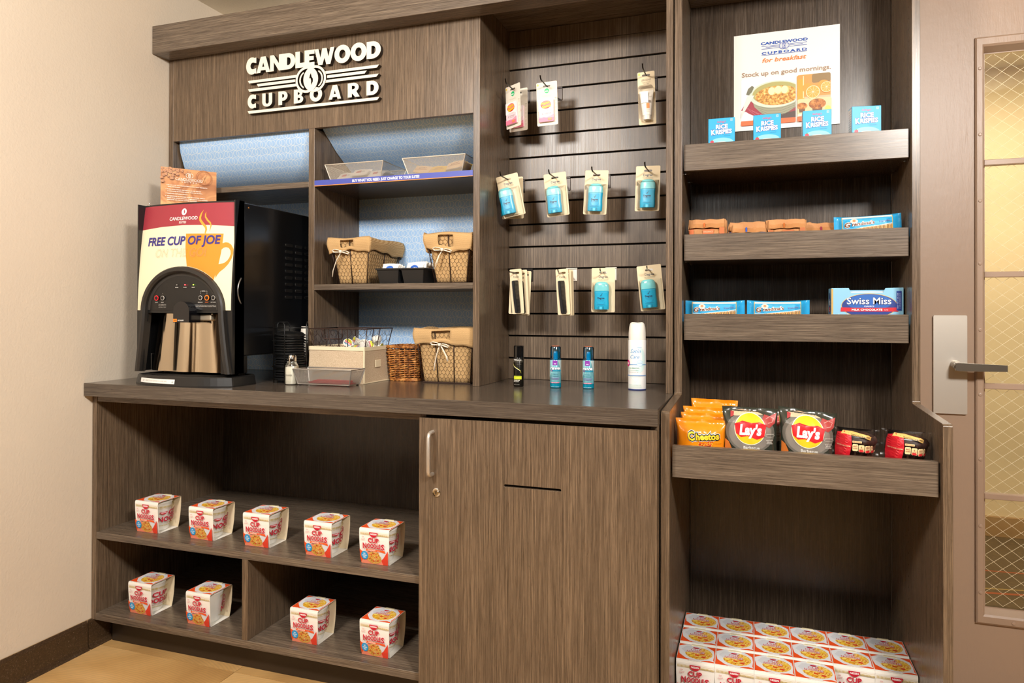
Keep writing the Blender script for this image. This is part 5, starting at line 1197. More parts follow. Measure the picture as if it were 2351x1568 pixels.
for i, (x_, y_, z_) in enumerate(PODS):
    if pod0 is None:
        pod0 = thing('creamer_pod', (x_, y_, z_), 'small white creamer pod with a printed foil lid in the linen bin', 'creamer', 'creamer pods heaped in the linen bin')
        MB().lathe([(.0105, 0), (.0112, .0006), (.0155, .0185), (.0178, .0190), (.0178, .0196)], 20).build('cup', cm('#f0ece2', .45, name='pod_white'), pod0, smooth=True, auto=.6)
        a = Art(.0002); a.ell(0, 0, .0175, .0175, '#f4f1e6'); a.poly(ellp(-.002, .004, .0130, .0110, 14, 0, pi), '#d9d83a'); a.rect(-.0130, -.0035, .0130, .0035, '#c81f46'); a.text('creamer', 0, 0, .0040, '#ffffff', w=.021, bold=.03); a.rect(-.0110, -.0085, .0110, -.0050, '#2a8fc4'); a.build('foil_lid', pod0, lambda x, y, o: (x, y, .0197+o))
        pod0.rotation_euler = (.9, .6, .3)
    else: dup(pod0, (x_, y_, z_), pod0['label'], rot=(random.uniform(.3, 2.6), random.uniform(-1.2, 1.2), random.uniform(0, 6)))
# willow basket
wk = thing('willow_basket', (.9900, -.1300, CT), 'small woven brown willow basket on the countertop', 'basket', 'baskets beside the coffee things', rz=-.05)
def rpath(w_, d_, r_, n=44):
    P_ = rr(-w_/2, -d_/2, w_/2, d_/2, r_, 5); out = []
    L = [0]
    for i in range(len(P_)): q = P_[(i+1) % len(P_)]; L.append(L[-1]+math.hypot(q[0]-P_[i][0], q[1]-P_[i][1]))
    for k_ in range(n):
        s_ = L[-1]*k_/n; i = max(j for j in range(len(L)-1) if L[j] <= s_+1e-9); f_ = (s_-L[i])/((L[i+1]-L[i]) or 1); p_, q = P_[i], P_[(i+1) % len(P_)]; out.append((p_[0]+(q[0]-p_[0])*f_, p_[1]+(q[1]-p_[1])*f_))
    return out
NS = 44; ROWS = 17
for r_ in range(ROWS):
    z_ = .004+r_*.0066; g_ = z_/.118; w_ = .112+.016*g_; d_ = .105+.022*g_; base_ = rpath(w_, d_, .016, NS); P_ = []
    for k_ in range(NS*2):
        i = k_//2; p_ = base_[i]; q = base_[(i+1) % NS]; x_, y_ = (p_ if k_ % 2 == 0 else ((p_[0]+q[0])/2, (p_[1]+q[1])/2)); n_ = math.hypot(x_, y_)
        off = .0024*cos(pi*(k_/2)/1.0*1.0+pi*r_*1.0) ; P_.append((x_*(1+off/n_*1.2), y_*(1+off/n_*1.2), z_+.0008*sin(k_+r_)))
    MB().tube(P_, .0022 if r_ % 5 else .0026, 5, closed=True).build('weave_strand', WICK, wk, smooth=True)
b = MB()
for k_ in range(NS//2):
    p_ = rpath(.112, .105, .016, NS)[2*k_]; q = rpath(.128, .127, .016, NS)[2*k_]; b.tube([(p_[0], p_[1], 0), (q[0], q[1], .120)], .0017, 5)
o = b.build('stakes', WICK, wk); o['kind'] = 'stuff'
for ph in (0, 1, 2):
    base_ = rpath(.130, .130, .018, 40); P_ = [(x_*(1+.016*cos(j*pi/2+ph*2.1)), y_*(1+.016*cos(j*pi/2+ph*2.1)), .122+.0035*sin(j*pi/2+ph*2.1)) for j, (x_, y_) in enumerate(base_)]
    MB().tube(P_, .0030, 6, closed=True).build('rim_braid', WICK, wk, smooth=True)
    base_ = rpath(.114, .107, .018, 40); P_ = [(x_*(1+.014*cos(j*pi/2+ph*2.1)), y_*(1+.014*cos(j*pi/2+ph*2.1)), .004+.0028*sin(j*pi/2+ph*2.1)) for j, (x_, y_) in enumerate(base_)]
    MB().tube(P_, .0026, 6, closed=True).build('base_braid', WICK, wk, smooth=True)
MB().prism(rr(-.054, -.050, .054, .050, .014), .0025, .005, 'z').build('floor_mat', WICK, wk)
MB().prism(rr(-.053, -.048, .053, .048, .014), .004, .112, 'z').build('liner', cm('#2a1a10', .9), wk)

# burlap-lined baskets
RIB = cm('#efe3cf', .85, name='cotton_ribbon')
def bow(t, x, y, z, s=1., flip=1, tails=((-.018, -.062), (.020, -.045))):
    def strip(pts, w_): MB().tube([(x+a_*s, y-b_, z+c_*s) for a_, b_, c_ in pts], w_, 6, flat=.35).build('ribbon', RIB, t, smooth=True)
    strip([(0, .003, 0), (-.010, .006, .006), (-.026, .007, .009), (-.036, .005, .006), (-.030, .004, -.001), (-.014, .005, -.001), (0, .005, 0)], .0042*s)
    strip([(0, .003, 0), (.010, .006, .003), (.024, .008, .001), (.034, .007, -.004), (.030, .005, -.009), (.014, .005, -.004), (0, .005, 0)], .0042*s)
    for tx, tz in tails: strip([(0, .004, 0), (tx*.5, .009, tz*.35), (tx*.9, .008, tz*.75), (tx, .007, tz)], .0040*s)
    MB().tube([(x, y-.010, z-.005*s), (x, y-.011, z+.005*s)], .0055*s, 8).build('knot', RIB, t, smooth=True)
def burlap_basket(loc, label, wt, dt, wb, db, h, rz=0, seed=1, collar=.048, bowx=0, tails=None, hole=True):
    random.seed(seed); t = thing('burlap_basket', loc, label, 'basket', 'burlap-lined wire baskets', rz=rz)
    wire_basket(t, wt, dt, wb, db, h, RUST)
    # liner: bulging cloth just inside the wires
    b = MB(); N = 12; lev = 9; per0 = []
    for s_ in range(4):
        for i in range(N): per0.append((s_, i/N))
    def pos(s_, f_, v, ins):
        w_ = (wb+(wt-wb)*v)/2-ins; d_ = (db+(dt-db)*v)/2-ins
        c = [(-w_, -d_), (w_, -d_), (w_, d_), (-w_, d_)]; p_, q = c[s_], c[(s_+1) % 4]; nx_, ny_ = [(0, -1), (1, 0), (0, 1), (-1, 0)][s_]
        bl = .0040*sin(pi*f_)*(.4+sin(pi*v))*.8+.0012*sin(9*f_+7*v+s_*2); return (p_[0]+(q[0]-p_[0])*f_+nx_*bl, p_[1]+(q[1]-p_[1])*f_+ny_*bl, .004+v*(h-.002))
    for li in range(lev+1):
        for s_, f_ in per0: b.v.append(pos(s_, f_, li/lev, .0055))
    k_ = len(per0)
    for li in range(lev):
        for j in range(k_): b.face((li*k_+j, li*k_+(j+1) % k_, (li+1)*k_+(j+1) % k_, (li+1)*k_+j))
    b.face(list(range(k_))[::-1]); b.build('liner', BUR, t, smooth=True)
    # folded collar with wavy hem and a hand opening in front
    for s_ in range(4):
        b = MB(); M_ = 26; V_ = 7; wl = []
        for j in range(V_+1):
            v = j/V_
            for i in range(M_+1):
                f_ = i/M_; hem = collar*(1+.12*sin(f_*5+s_*1.7+seed)+.05*sin(f_*17+seed)); dz = h+.004-v*hem; g_ = (dz-.004)/h
                w_ = (wb+(wt-wb)*g_)/2+.0045+.004*sin(pi*min(1, v*1.2))+.0035*v; d_ = (db+(dt-db)*g_)/2+.0045+.004*sin(pi*min(1, v*1.2))+.0035*v
                c = [(-w_, -d_), (w_, -d_), (w_, d_), (-w_, d_)]; p_, q = c[s_], c[(s_+1) % 4]
                sag = .0025*sin(f_*11+s_+seed)*v; nx_, ny_ = [(0, -1), (1, 0), (0, 1), (-1, 0)][s_]
                b.v.append((p_[0]+(q[0]-p_[0])*f_+nx_*sag, p_[1]+(q[1]-p_[1])*f_+ny_*sag, dz+.003*sin(f_*6+seed+s_)*(1-v)))
        for j in range(V_):
            for i in range(M_):
                if hole and s_ == 0 and .30 < (i+.5)/M_ < .62 and 0 < j < 5: continue
                b.face((j*(M_+1)+i, j*(M_+1)+i+1, (j+1)*(M_+1)+i+1, (j+1)*(M_+1)+i))
        # roll over the rim to the inside
        o_ = len(b.v)
        for i in range(M_+1): x_, y_, z_ = b.v[i]; b.v.append((x_*.93, y_*.93, z_-.012))
        for i in range(M_): b.face((i, o_+i, o_+i+1, i+1))
        o = b.build('collar', BUR, t, smooth=True); sd = o.modifiers.new('solid', 'SOLIDIFY'); sd.thickness = .0016; sd.offset = 0
    bow(t, bowx, -(wb*0+(db+(dt-db)*.72)/2)-.006, h-collar*.92, 1.0, 1, tails or ((-.016, -.058), (.022, -.040)))
    return t
burlap_basket((.7930, -.0985, 1.2587), 'burlap-lined wire basket with ribbon at the left end of the middle shelf', .160, .262, .118, .215, .163, rz=.03, seed=2, collar=.050, bowx=-.030, tails=((-.034, -.090),))
burlap_basket((1.1860, -.1340, 1.2587), 'burlap-lined wire basket with ribbon at the right end of the middle shelf', .165, .215, .118, .160, .166, rz=.02, seed=5, collar=.058, bowx=-.018, tails=((-.026, -.060), (-.020, -.050)))
burlap_basket((1.1660, -.1280, CT), 'large burlap-lined wire basket on the countertop against the slatted wall divider', .214, .190, .180, .150, .186, rz=.0, seed=9, collar=.056, bowx=-.012, tails=((-.020, -.090), (.030, -.056)))
# black packet bins
def packet_bin(loc, label):
    t = thing('packet_bin', loc, label, 'bin', 'black packet bins on the middle shelf'); b = MB()
    wt, wb, dt, db, h = .086, .072, .150, .130, .0540
    def ring(w_, d_, z_): return [(-w_/2, -d_/2, z_), (w_/2, -d_/2, z_), (w_/2, d_/2, z_), (-w_/2, d_/2, z_)]
    R_ = [ring(wb, db, 0), ring(wt, dt, h-.006), ring(wt+.008, dt+.008, h-.006), ring(wt+.008, dt+.008, h), ring(wt-.004, dt-.004, h), ring(wb-.004, db-.004, .003)]
    for r_ in R_: b.v += r_
    for i in range(len(R_)-1):
        for j in range(4): b.face((i*4+j, i*4+(j+1) % 4, (i+1)*4+(j+1) % 4, (i+1)*4+j))
    b.face((0, 3, 2, 1)); b.face((20, 21, 22, 23)); b.build('body', cm('#1c1b1a', .4, name='bin_black'), t, bevel=.0015); return t
k1 = packet_bin((.9570, -.1650, 1.2587), 'left black plastic packet bin between the burlap baskets'); k2 = dup(k1, (1.0530, -.1650, 1.2587), 'right black plastic packet bin, heaped with sweetener packets')
def packet(loc, rot, label, group, col, art, w_=.062, h_=.040, name='condiment_packet', cat='packet'):
    t = thing(name, loc, label, cat, group, rot=rot); b = MB(); n_ = 6
    for s_ in (1, -1):
        for j in range(n_+1):
            for i in range(n_+1):
                u, v = i/n_*2-1, j/n_*2-1; b.v.append((u*w_/2, v*h_/2, s_*.0028*max(0, (1-u**4)*(1-v**4))+.0012*sin(u*3+v*2)))
    for s_ in (0, 1):
        for j in range(n_):
            for i in range(n_): o_ = s_*(n_+1)**2+j*(n_+1)+i; f_ = (o_, o_+1, o_+n_+2, o_+n_+1); b.face(f_ if s_ == 0 else f_[::-1])
    b.build('wrapper', cm(col, .35), t, smooth=True, fix=False)
    if art: art(t)
    return t
def art_blue(t): a = Art(.0032); a.poly(ellp(0, .0, .015, .010, 16), '#1f5fc0'); a.text('sugar', 0, 0, .006, '#ffffff', w=.020, bold=.02); a.build('packet_print', t, lambda x, y, o: (x, y, o+.0012*sin(x/.031*3+y/.02*2)))
random.seed(21); pk0 = None
for b_, xc_, n_ in ((0, .957, 4), (1, 1.053, 9)):
    for i in range(n_):
        loc_ = (xc_+random.uniform(-.006, .006), -.215+i*.0115, 1.3070+b_*.006+random.uniform(0, .008)); ro = (1.15, random.uniform(-.05, .05), random.uniform(-.02, .02))
        if pk0 is None: pk0 = packet(loc_, ro, 'white and blue sweetener packet in the black bins', 'sweetener packets in the black bins', '#efece4', art_blue)
        else: dup(pk0, loc_, pk0['label'], rot=ro)
# upper shelf: mesh trays with condiment sachets
SH = 1.6326
mesh_tray((.8200, -.1530, SH), 'silver mesh tray at the left of the upper shelf, full of grey sachets', .236, .175, .205, .150, .058, rz=0, mat=cm('#cfc5b6', .4, .5, name='mesh_warm_silver'), pitch=.0052)
mesh_tray((1.1320, -.1530, SH), 'silver mesh tray at the right of the upper shelf, full of yellow sachets', .236, .175, .200, .150, .060, rz=.0, mat=cm('#cfc5b6', .4, .5, name='mesh_warm_silver'), pitch=.0052)
def art_red(t): a = Art(.0032); a.rect(-.016, -.006, .004, .006, '#a8343c'); a.text('MAYO', .010, 0, .006, '#5a5f6a', w=.018, bold=.02); a.build('packet_print', t, lambda x, y, o: (x, y, o+.0012*sin(x/.031*3+y/.02*2)))
def art_must(t): a = Art(.0032); a.rect(-.026, -.006, .020, -.003, '#a8602a'); a.text('MUSTARD', 0, .004, .006, '#8a4a1c', w=.030, bold=.02); a.build('packet_print', t, lambda x, y, o: (x, y, o+.0012*sin(x/.031*3+y/.02*2)))
pa = pb = pd = None
for c_ in range(3):
    for i in range(5):
        loc_ = (.8200+(c_-1)*.064+random.uniform(-.002, .002), -.190+i*.016, SH+.0235+(i % 2)*.002+[.000, .010, .002][c_]); ro = (.75+random.uniform(-.03, .03), random.uniform(-.05, .05), random.uniform(-.02, .02))
        if pa is None: pa = packet(loc_, ro, 'grey and white condiment sachet in the left mesh tray', 'sachets in the left mesh tray', '#cfcbc6', art_red)
        else: dup(pa, loc_, pa['label'], rot=ro)
for c_ in range(3):
    for i in range(6):
        loc_ = (1.1320+(c_-1)*.063+random.uniform(-.001, .001), -.195+i*.014, SH+.0240+[.004, .000, .012][c_]); ro = (.80+random.uniform(-.02, .02), [.10, .0, -.16][c_], random.uniform(-.02, .02))
        if (i+c_) % 3 == 1:
            if pd is None: pd = packet(loc_, ro, 'yellow mustard sachet in the right mesh tray', 'sachets in the right mesh tray', '#e2b21e', art_must)
            else: dup(pd, loc_, pd['label'], rot=ro)
        else:
            if pb is None: pb = packet(loc_, ro, 'cream condiment sachet in the right mesh tray', 'sachets in the right mesh tray', '#dcb98e', art_must)
            else: dup(pb, loc_, pb['label'], rot=ro)

# ------------------------------------------------------------------ tall cabinet: poster
ps = thing('poster', (2.2685, .0590, 1.770), 'white breakfast poster with cereal bowl, oranges and muffins, behind the cereal boxes', 'poster'); PW, PH = .3260, .3220
MB().box(-PW/2, PW/2, -.0035, -.0002, 0, PH).build('panel', cm('#ece6dc', .35, name='poster_paper'), ps)
a = Art(.0004, .00008); kx_ = PW/1465; kz_ = PH/1345
def Q(u, v):      # poster picture coordinates measured in its own rectified frame
    v0 = 205-(u-30)*.1265; return (-PW/2+(u-30)*kx_, PH-(v-v0)*kz_)
def logo(a, cx, cz, s, col):
    """the linked-ring cupboard lockup"""
    a.text('CANDLEWOOD', cx, cz+.0155*s, .0088*s, col, w=.1430*s*.5*2*.5+.0715*s, bold=.055); a.text('CUPBOARD', cx, cz-.0165*s, .0080*s, col, w=.138*s, bold=.055, space=1.35)
    for z_, x0, x1 in ((.0060, -.069, .069), (.0020, -.056, .056), (-.0025, -.069, .069)): a.line([(cx+x0*s, cz+z_*s), (cx-.012*s, cz+z_*s)], .0016*s, col); a.line([(cx+.012*s, cz+z_*s), (cx+x1*s, cz+z_*s)], .0016*s, col)
    a.rect(cx-.069*s, cz-.0238*s, cx+.069*s, cz-.0222*s, col)
    for d_ in (-.0045, .0045): a.ell(cx+d_*s, cz+.0018*s, .0118*s, .0118*s, '#ece6dc', 24)
    for d_ in (-.0045, .0045): a.ring(cx+d_*s, cz+.0018*s, .0112*s, .0112*s, .0019*s, col)
    for d_ in (-.0045, .0045): a.ring(cx+d_*s, cz+.0018*s, .0078*s, .0078*s, .0010*s, col)
    a.line([(cx-.0006*s, cz-.0030*s), (cx+.0014*s, cz+.0012*s), (cx-.0006*s, cz+.0065*s)], [.0006*s, .0026*s, .0005*s], col)
c_ = Q(740, 340); logo(a, c_[0], c_[1]+.002, 1.02, '#0d4aa0')
c_ = Q(740, 500); a.text('for breakfast', c_[0], c_[1], .0145, '#e8752a', w=.136, bold=.018, shear=.25)
c_ = Q(760, 675); a.text('Stock up on good mornings.', c_[0], c_[1], .0150, '#9a7c64', w=.274, bold=.016)
p0, p1 = Q(134, 820), Q(900, 1340); a.rr(p0[0], p1[1]+.008, p1[0], p0[1], .006, '#e9e7e4')
a.poly([(p0[0], p1[1]+.045), (p0[0]+.022, p1[1]+.078), (p0[0]+.080, p1[1]+.060), (p1[0], p1[1]+.045), (p1[0], p1[1]+.008), (p0[0]+.070, p1[1]+.008)], '#9c2438'); a.poly([(p0[0]+.004, p1[1]+.008), (p0[0]+.058, p1[1]+.008), (p0[0]+.014, p1[1]+.040)], '#efece8')
for i in range(4): a.line([(p0[0]+.006+i*.014, p1[1]+.062-i*.010), (p0[0]+.060+i*.014, p1[1]+.012)], .0005, '#d88a94')
a.poly([(p0[0]+.105, p1[1]+.008), (p1[0], p1[1]+.008), (p1[0], p1[1]+.030), (p0[0]+.120, p1[1]+.022)], '#4a3128')
bx_, bz_ = Q(640, 1010); xr = p1[0]
def clipx(P): return [(min(x_, xr), z_) for x_, z_ in P]
a.poly(clipx([(bx_-.082, bz_+.004), (bx_-.070, bz_-.035), (bx_-.045, bz_-.060), (bx_-.01, bz_-.068), (bx_+.030, bz_-.062), (bx_+.062, bz_-.045), (bx_+.062, bz_+.002)]), '#97957a')
for i in range(4): a.line(clipx([(bx_-.066+i*.006, bz_-.030-i*.008), (bx_-.03, bz_-.043-i*.008), (bx_+.012, bz_-.045-i*.008), (bx_+.060, bz_-.032-i*.006)]), .0010, '#6f6e58')
a.poly(clipx(ellp(bx_-.004, bz_+.003, .0830, .0445, 40)), '#c9d2be'); a.poly(clipx(ellp(bx_-.002, bz_+.006, .0745, .0375, 40)), '#a9a05c'); a.poly(clipx(ellp(bx_+.001, bz_-.002, .0690, .0320, 36)), OATM)
for i, (x_, z_) in enumerate(((-.014, .013), (.006, .015), (.026, .014))): a.ell(bx_+x_, bz_+z_, .0125, .0135, '#d8c070', 18); a.ell(bx_+x_-.0025, bz_+z_+.001, .0105, .0128, '#f2e6ac', 18)
cs = Q(262, 965); a.poly([(cs[0]-.012+0, cs[1]-.012), (cs[0]-.006, cs[1]+.006), (cs[0]+.006, cs[1]+.015), (cs[0]+.013, cs[1]+.010), (cs[0]+.006, cs[1]-.006), (cs[0]-.004, cs[1]-.016)], '#6d6a52'); a.poly([(cs[0]-.008, cs[1]-.018), (cs[0]+.014, cs[1]-.018), (cs[0]-.022, cs[1]-.078), (p0[0], p1[1]+.018), (p0[0], p1[1]+.030)], '#dcd6cc')
a.rr(p0[0], p1[1]-.008, p1[0], p1[1]+.008, .003, '#e8662c')
q0, q1 = Q(918, 735), Q(1370, 1040); a.rr(q0[0], q1[1], q1[0], q0[1], .006, '#d98f3a'); a.rr(q0[0]+.045, q0[1]-.030, q1[0], q0[1], .006, '#8a6a34'); a.rect(q0[0], q1[1]+.002, q1[0], q1[1]+.014, '#e2b18a')
a.rect(q0[0]+.001, q1[1]+.006, q0[0]+.022, q0[1]-.014, '#f29a1e'); a.rect(q0[0]+.018, q1[1]+.010, q0[0]+.0205, q0[1]-.004, '#f7d9a8')
for x_, z_, r_ in ((.032, .042, .016), (.080, .046, .018)): a.ell(q0[0]+x_, q1[1]+z_, r_, r_, '#ef9426')
def orange(cx, cz, r_, xmax):
    cc = lambda P: [(min(x_, xmax), z_) for x_, z_ in P]
    a.poly(cc(ellp(cx, cz, r_, r_, 28)), '#ec8f22'); a.poly(cc(ellp(cx, cz, r_*.93, r_*.93, 28)), '#f9e0b0'); a.poly(cc(ellp(cx, cz, r_*.84, r_*.84, 28)), '#f5a033')
    for i in range(10): t_ = 2*pi*i/10+.2; a.line(cc([(cx, cz), (cx+r_*.82*cos(t_), cz+r_*.82*sin(t_))]), .0006, '#fbe3b4')
    a.ell(cx, cz, r_*.09, r_*.09, '#fdf0d0', 10)
orange(q0[0]+.0480, q1[1]+.0275, .0225, q1[0]-.001); orange(q0[0]+.0885, q1[1]+.0400, .0185, q1[0]-.001)
m0, m1 = Q(922, 1085), Q(1378, 1330); zl = p1[1]+.008; a.rr(m0[0], zl, m1[0], m0[1]+.004, .006, '#cfc694'); a.rect(m0[0], zl, m1[0], zl+.008, '#e9e2c4')
for x_, z_, s_ in ((.014, .030, .8), (.060, .032, 1.25)):
    X_ = m0[0]+x_; Zz = zl+z_; a.poly([(max(m0[0], X_-.013*s_), Zz), (X_+.013*s_, Zz), (X_+.010*s_, Zz-.022*s_), (max(m0[0], X_-.010*s_), Zz-.022*s_)], '#6e4426'); a.poly([(max(m0[0], u), v) for u, v in ellp(X_, Zz+.004*s_, .0205*s_, .0135*s_, 24)], MUFP)
a.ell(m1[0]-.010, zl+.018, .009, .011, '#c9cc5a', 14); a.rr(m0[0], p1[1]-.008, m1[0], p1[1]+.008, .003, '#e8662c')
a.build('poster_print', ps, lambda x, z, o: (x, -.0035-o, z))

# ------------------------------------------------------------------ cereal boxes on the top shelf
S1 = 1.5921+.0196
def cereal(loc, label, rz, w_=.0790, h_=.152, d_=.038):
    t = thing('cereal_box', loc, label, 'cereal box', 'small blue cereal boxes on the top shelf', rz=rz)
    MB().box(-w_/2, w_/2, 0, d_, 0, h_).build('carton', cm('#23a3d8', .32, name='carton_blue'), t, bevel=.0008)
    a = Art(.0005, .0001); z0 = h_-.075; k_ = w_/.079
    a.rect(-w_/2+.0006, .001, w_/2-.0006, h_-.001, '#1fa6dd'); a.poly(ellp(0, z0-.002, .036, .016, 22), '#86cdea'); a.text("Kellogg's", .000, z0+.0640, .0058, '#d02034', w=.026, bold=.01, shear=.3)
    a.rr(.0260, z0+.0640, .0330, z0+.0715, .001, '#9ac6d6'); a.text('100', .0295, z0+.0690, .0022, '#2a4a66', w=.005); a.text('CALORIES', .0295, z0+.0660, .0013, '#2a4a66', w=.0055)
    for c_, bo in (('#2a4fa0', .10), ('#ffffff', .040)):
        a.text('RICE', .0010, z0+.0485, .0132, c_, w=.0350, bold=bo); a.text('K', -.0245, z0+.0320, .0155, c_, w=.0125, bold=bo, rot=.05); a.text('RISPIES', .0065, z0+.0325, .0128, c_, w=.0480, bold=bo, rot=.03)
    a.text('TOASTED RICE CEREAL', .017, z0+.0190, .0020, '#1a6a98', w=.020); a.ell(-.028, z0+.0020, .0055, .0050, '#d8324a', 12); a.poly([(-.031, z0+.006), (-.025, z0+.006), (-.028, z0+.009)], '#3a9a4a')
    a.poly(ellp(.000, z0-.014, .030, .016, 20), '#e9e4d4'); a.poly(ellp(.000, z0-.011, .026, .011, 20), OATM); a.build('carton_print', t, lambda x, z, o: (x, -o, z))
    s = Art(.0005, .0001); s.rect(.002, .012, d_-.002, h_-.004, '#e6e9ea')
    for i in range(16): s.rect(.006, h_-.012-i*.007, d_-.006, h_-.013-i*.007, '#7a8a96')
    s.rect(.002, .010, d_-.002, .028, '#1a6fb0'); s.build('side_panel_print', t, lambda y, z, o: (-w_/2-o, y, z)); return t
c0 = None
for (u, v, lb, rz_) in (((1627+1686)/2, 275, 'blue cereal box farthest left on the top shelf', .0), (1761, 266, 'blue cereal box in front of the poster bowl picture', -.02), (1876, 259, 'blue cereal box in front of the poster orange slices', .02), (1989.5, 249, 'blue cereal box farthest right on the top shelf', .13)):
    p = at(u, v, 'z', S1+.152)
    yb = -.155; p = at(u, v, 'y', yb)
    if c0 is None: c0 = cereal((p.x, yb, S1), lb, rz_)
    else: dup(c0, (p.x, yb, S1), lb, rz=rz_)

# ------------------------------------------------------------------ pillow packs (generic)
def pillow(w_, h_, d_, seed=0, nx=26, ny=26, crimp=.010, skew=0., pw=3., wr=.0022, serr=True, horiz=False):
    """standing bag: x width, z height, crimped top and bottom (or left and right when horiz)"""
    rnd = random.Random(seed); ph = [rnd.uniform(0, 6) for _ in range(8)]
    def thick(u, v):
        a_ = max(0, 1-abs(u)**pw); b_ = max(0, 1-abs(v)**pw)
        cu_ = crimp/(w_ if horiz else h_)*2; q = abs(u) if horiz else abs(v); e = max(0, min(1, (1-q-cu_)/.35))
        return d_/2*(a_*b_)**.55*(e**.5 if e > 0 else 0)
    def wrk(u, v):
        q = abs(u) if horiz else abs(v); m_ = .25+.75*q; s_ = (v if horiz else u)*1.0
        return wr*m_*(sin(s_*9+ph[0])*.5+sin(s_*17+v*4+ph[1])*.3+sin(u*7-v*9+ph[2])*.4+sin(u*13+v*11+ph[3])*.25)
    def S_(u, v, side, lift=0):
        nar = 1-.06*(1-(abs(v) if not horiz else 0)**2)*(0 if horiz else 1)
        x_ = u*w_/2*nar; z_ = h_/2+v*h_/2*(1 if not horiz else 1-.05*(1-u*u))+skew*u*w_/2*(v+1)/2
        return (x_, side*(thick(u, v)+.0004+lift)*-1+wrk(u, v)*(1 if side > 0 else 1), z_)
    b = MB()
    for side in (1, -1):
        for j in range(ny+1):
            for i in range(nx+1): b.v.append(S_(i/nx*2-1, j/ny*2-1, side))
    n_ = (nx+1)*(ny+1)
    for s_ in (0, 1):
        for j in range(ny):
            for i in range(nx):
                o_ = s_*n_+j*(nx+1)+i; f_ = (o_, o_+1, o_+nx+2, o_+nx+1); b.face(f_ if s_ == 0 else f_[::-1])
    for i in range(nx): b.face((i, n_+i, n_+i+1, i+1)); o_ = ny*(nx+1)+i; b.face((o_, o_+1, n_+o_+1, n_+o_))
    for j in range(ny): o_ = j*(nx+1); b.face((o_, o_+nx+1, n_+o_+nx+1, n_+o_)); o_ += nx; b.face((o_, n_+o_, n_+o_+nx+1, o_+nx+1))
    def fm(x, z, o):
        v = max(-.999, min(.999, (z-h_/2)/(h_/2))); u = max(-.999, min(.999, x/(w_/2))); return S_(u, v, 1, o+.0003)
    return b, fm
S4 = .7312+.0196
def foil(h, rough=.22): return cm(h, rough, coat=.5)
def lays(loc, label, rz, rot=None, skew=-.05, front_=True, seed=3):
    W_, H2 = .1400, .1600; b, fm = pillow(W_, H2, .060, seed, skew=skew, wr=.0030)
    t = thing('chip_bag', loc, label, 'chip bag', 'barbecue chip bags on the lowest shelf', rz=rz)
    if rot: t.rotation_euler = rot
    b.build('bag', foil('#33362d', .24), t, smooth=True, auto=1.2)
    a = Art(.0007, .00026); a.poly(ellp(.0, .098, .064, .052, 26), '#6a655c'); a.poly(ellp(.0, .096, .056, .045, 26), '#857c72')
    a.poly([(-.048, .138), (-.046, .150), (-.020, .1545), (.018, .1500), (.034, .1440), (.012, .1430), (-.012, .1400)], '#d9b795'); a.poly([(-.050, .134), (-.049, .149), (-.040, .148), (-.042, .138)], '#a8383c')
    a.poly([(.030, .132), (.036, .118), (.050, .112), (.064, .124), (.067, .150), (.050, .141), (.036, .145)], '#a63c38'); a.line([(.040, .134), (.050, .140), (.060, .136), (.056, .126), (.046, .124)], .0012, '#d8a49c')
    cx, cz, R_ = .000, .1070, .0390
    a.ell(cx, cz, R_+.0018, R_+.0018, '#f7eed6', 34); a.poly(ellp(cx, cz, R_, R_, 34), '#f4c21e')
    a.poly([(cx-R_-.001, cz+.012), (cx-.020, cz+.0205), (cx+.004, cz+.016), (cx+.024, cz+.0190), (cx+R_+.003, cz+.012), (cx+R_-.002, cz-.018), (cx+.018, cz-.0260), (cx-.006, cz-.018), (cx-.024, cz-.0210), (cx-R_+.002, cz-.012)], '#d01a22')
    a.text("Lay's", cx+.001, cz-.001, .0260, '#ffffff', w=.058, bold=.045, shear=.15)
    a.text('Barbecue', .004, .0600, .0072, '#f1eee6', w=.042, bold=.008); a.text('FLAVORED', .004, .0510, .0040, '#d8d2c4', w=.030)
    a.text('GUARANTEED FRESH', .052, .0960, .0020, '#d8d2c4', w=.022); a.ring(.052, .0920, .012, .004, .0006, '#d8d2c4', 14); a.text('MADE WITH', .051, .0800, .0024, '#e8e4da', w=.017, bold=.01); a.text('REAL', .051, .0760, .0024, '#e8e4da', w=.012, bold=.01); a.text('POTATOES', .051, .0720, .0024, '#e8e4da', w=.015, bold=.01)
    a.poly([(-.066, .078), (-.056, .072), (-.048, .056), (-.050, .036), (-.066, .036)], '#c9702c'); a.poly([(-.050, .046), (-.036, .050), (-.026, .040), (-.048, .034)], '#e09648')
    a.build('bag_print', t, fm, cut=.0042); return t
def bagpos(u, v, y, z): return at(u, v, 'y', y).x
yL = -.468
x1 = (at(1660, 936, 'y', yL).x+at(1784, 943, 'y', yL).x)/2; x2 = (at(1798, 936, 'y', yL).x+at(1930, 953, 'y', yL).x)/2-.0105
L1 = lays((x1, yL, S4), 'barbecue chip bag beside the orange puff bags, front one', .03, seed=3, skew=-.02)
L2 = lays((x2, yL, S4+.0), 'barbecue chip bag in the middle of the lowest shelf, top sloping right', -.02, seed=6, skew=-.10)
LB = dup(L1, (x1+.022, yL+.084, S4), 'barbecue chip bag standing behind the left chip bag', rz=.05)
for ch in LB.children: ch.scale = (1, .8, .93)
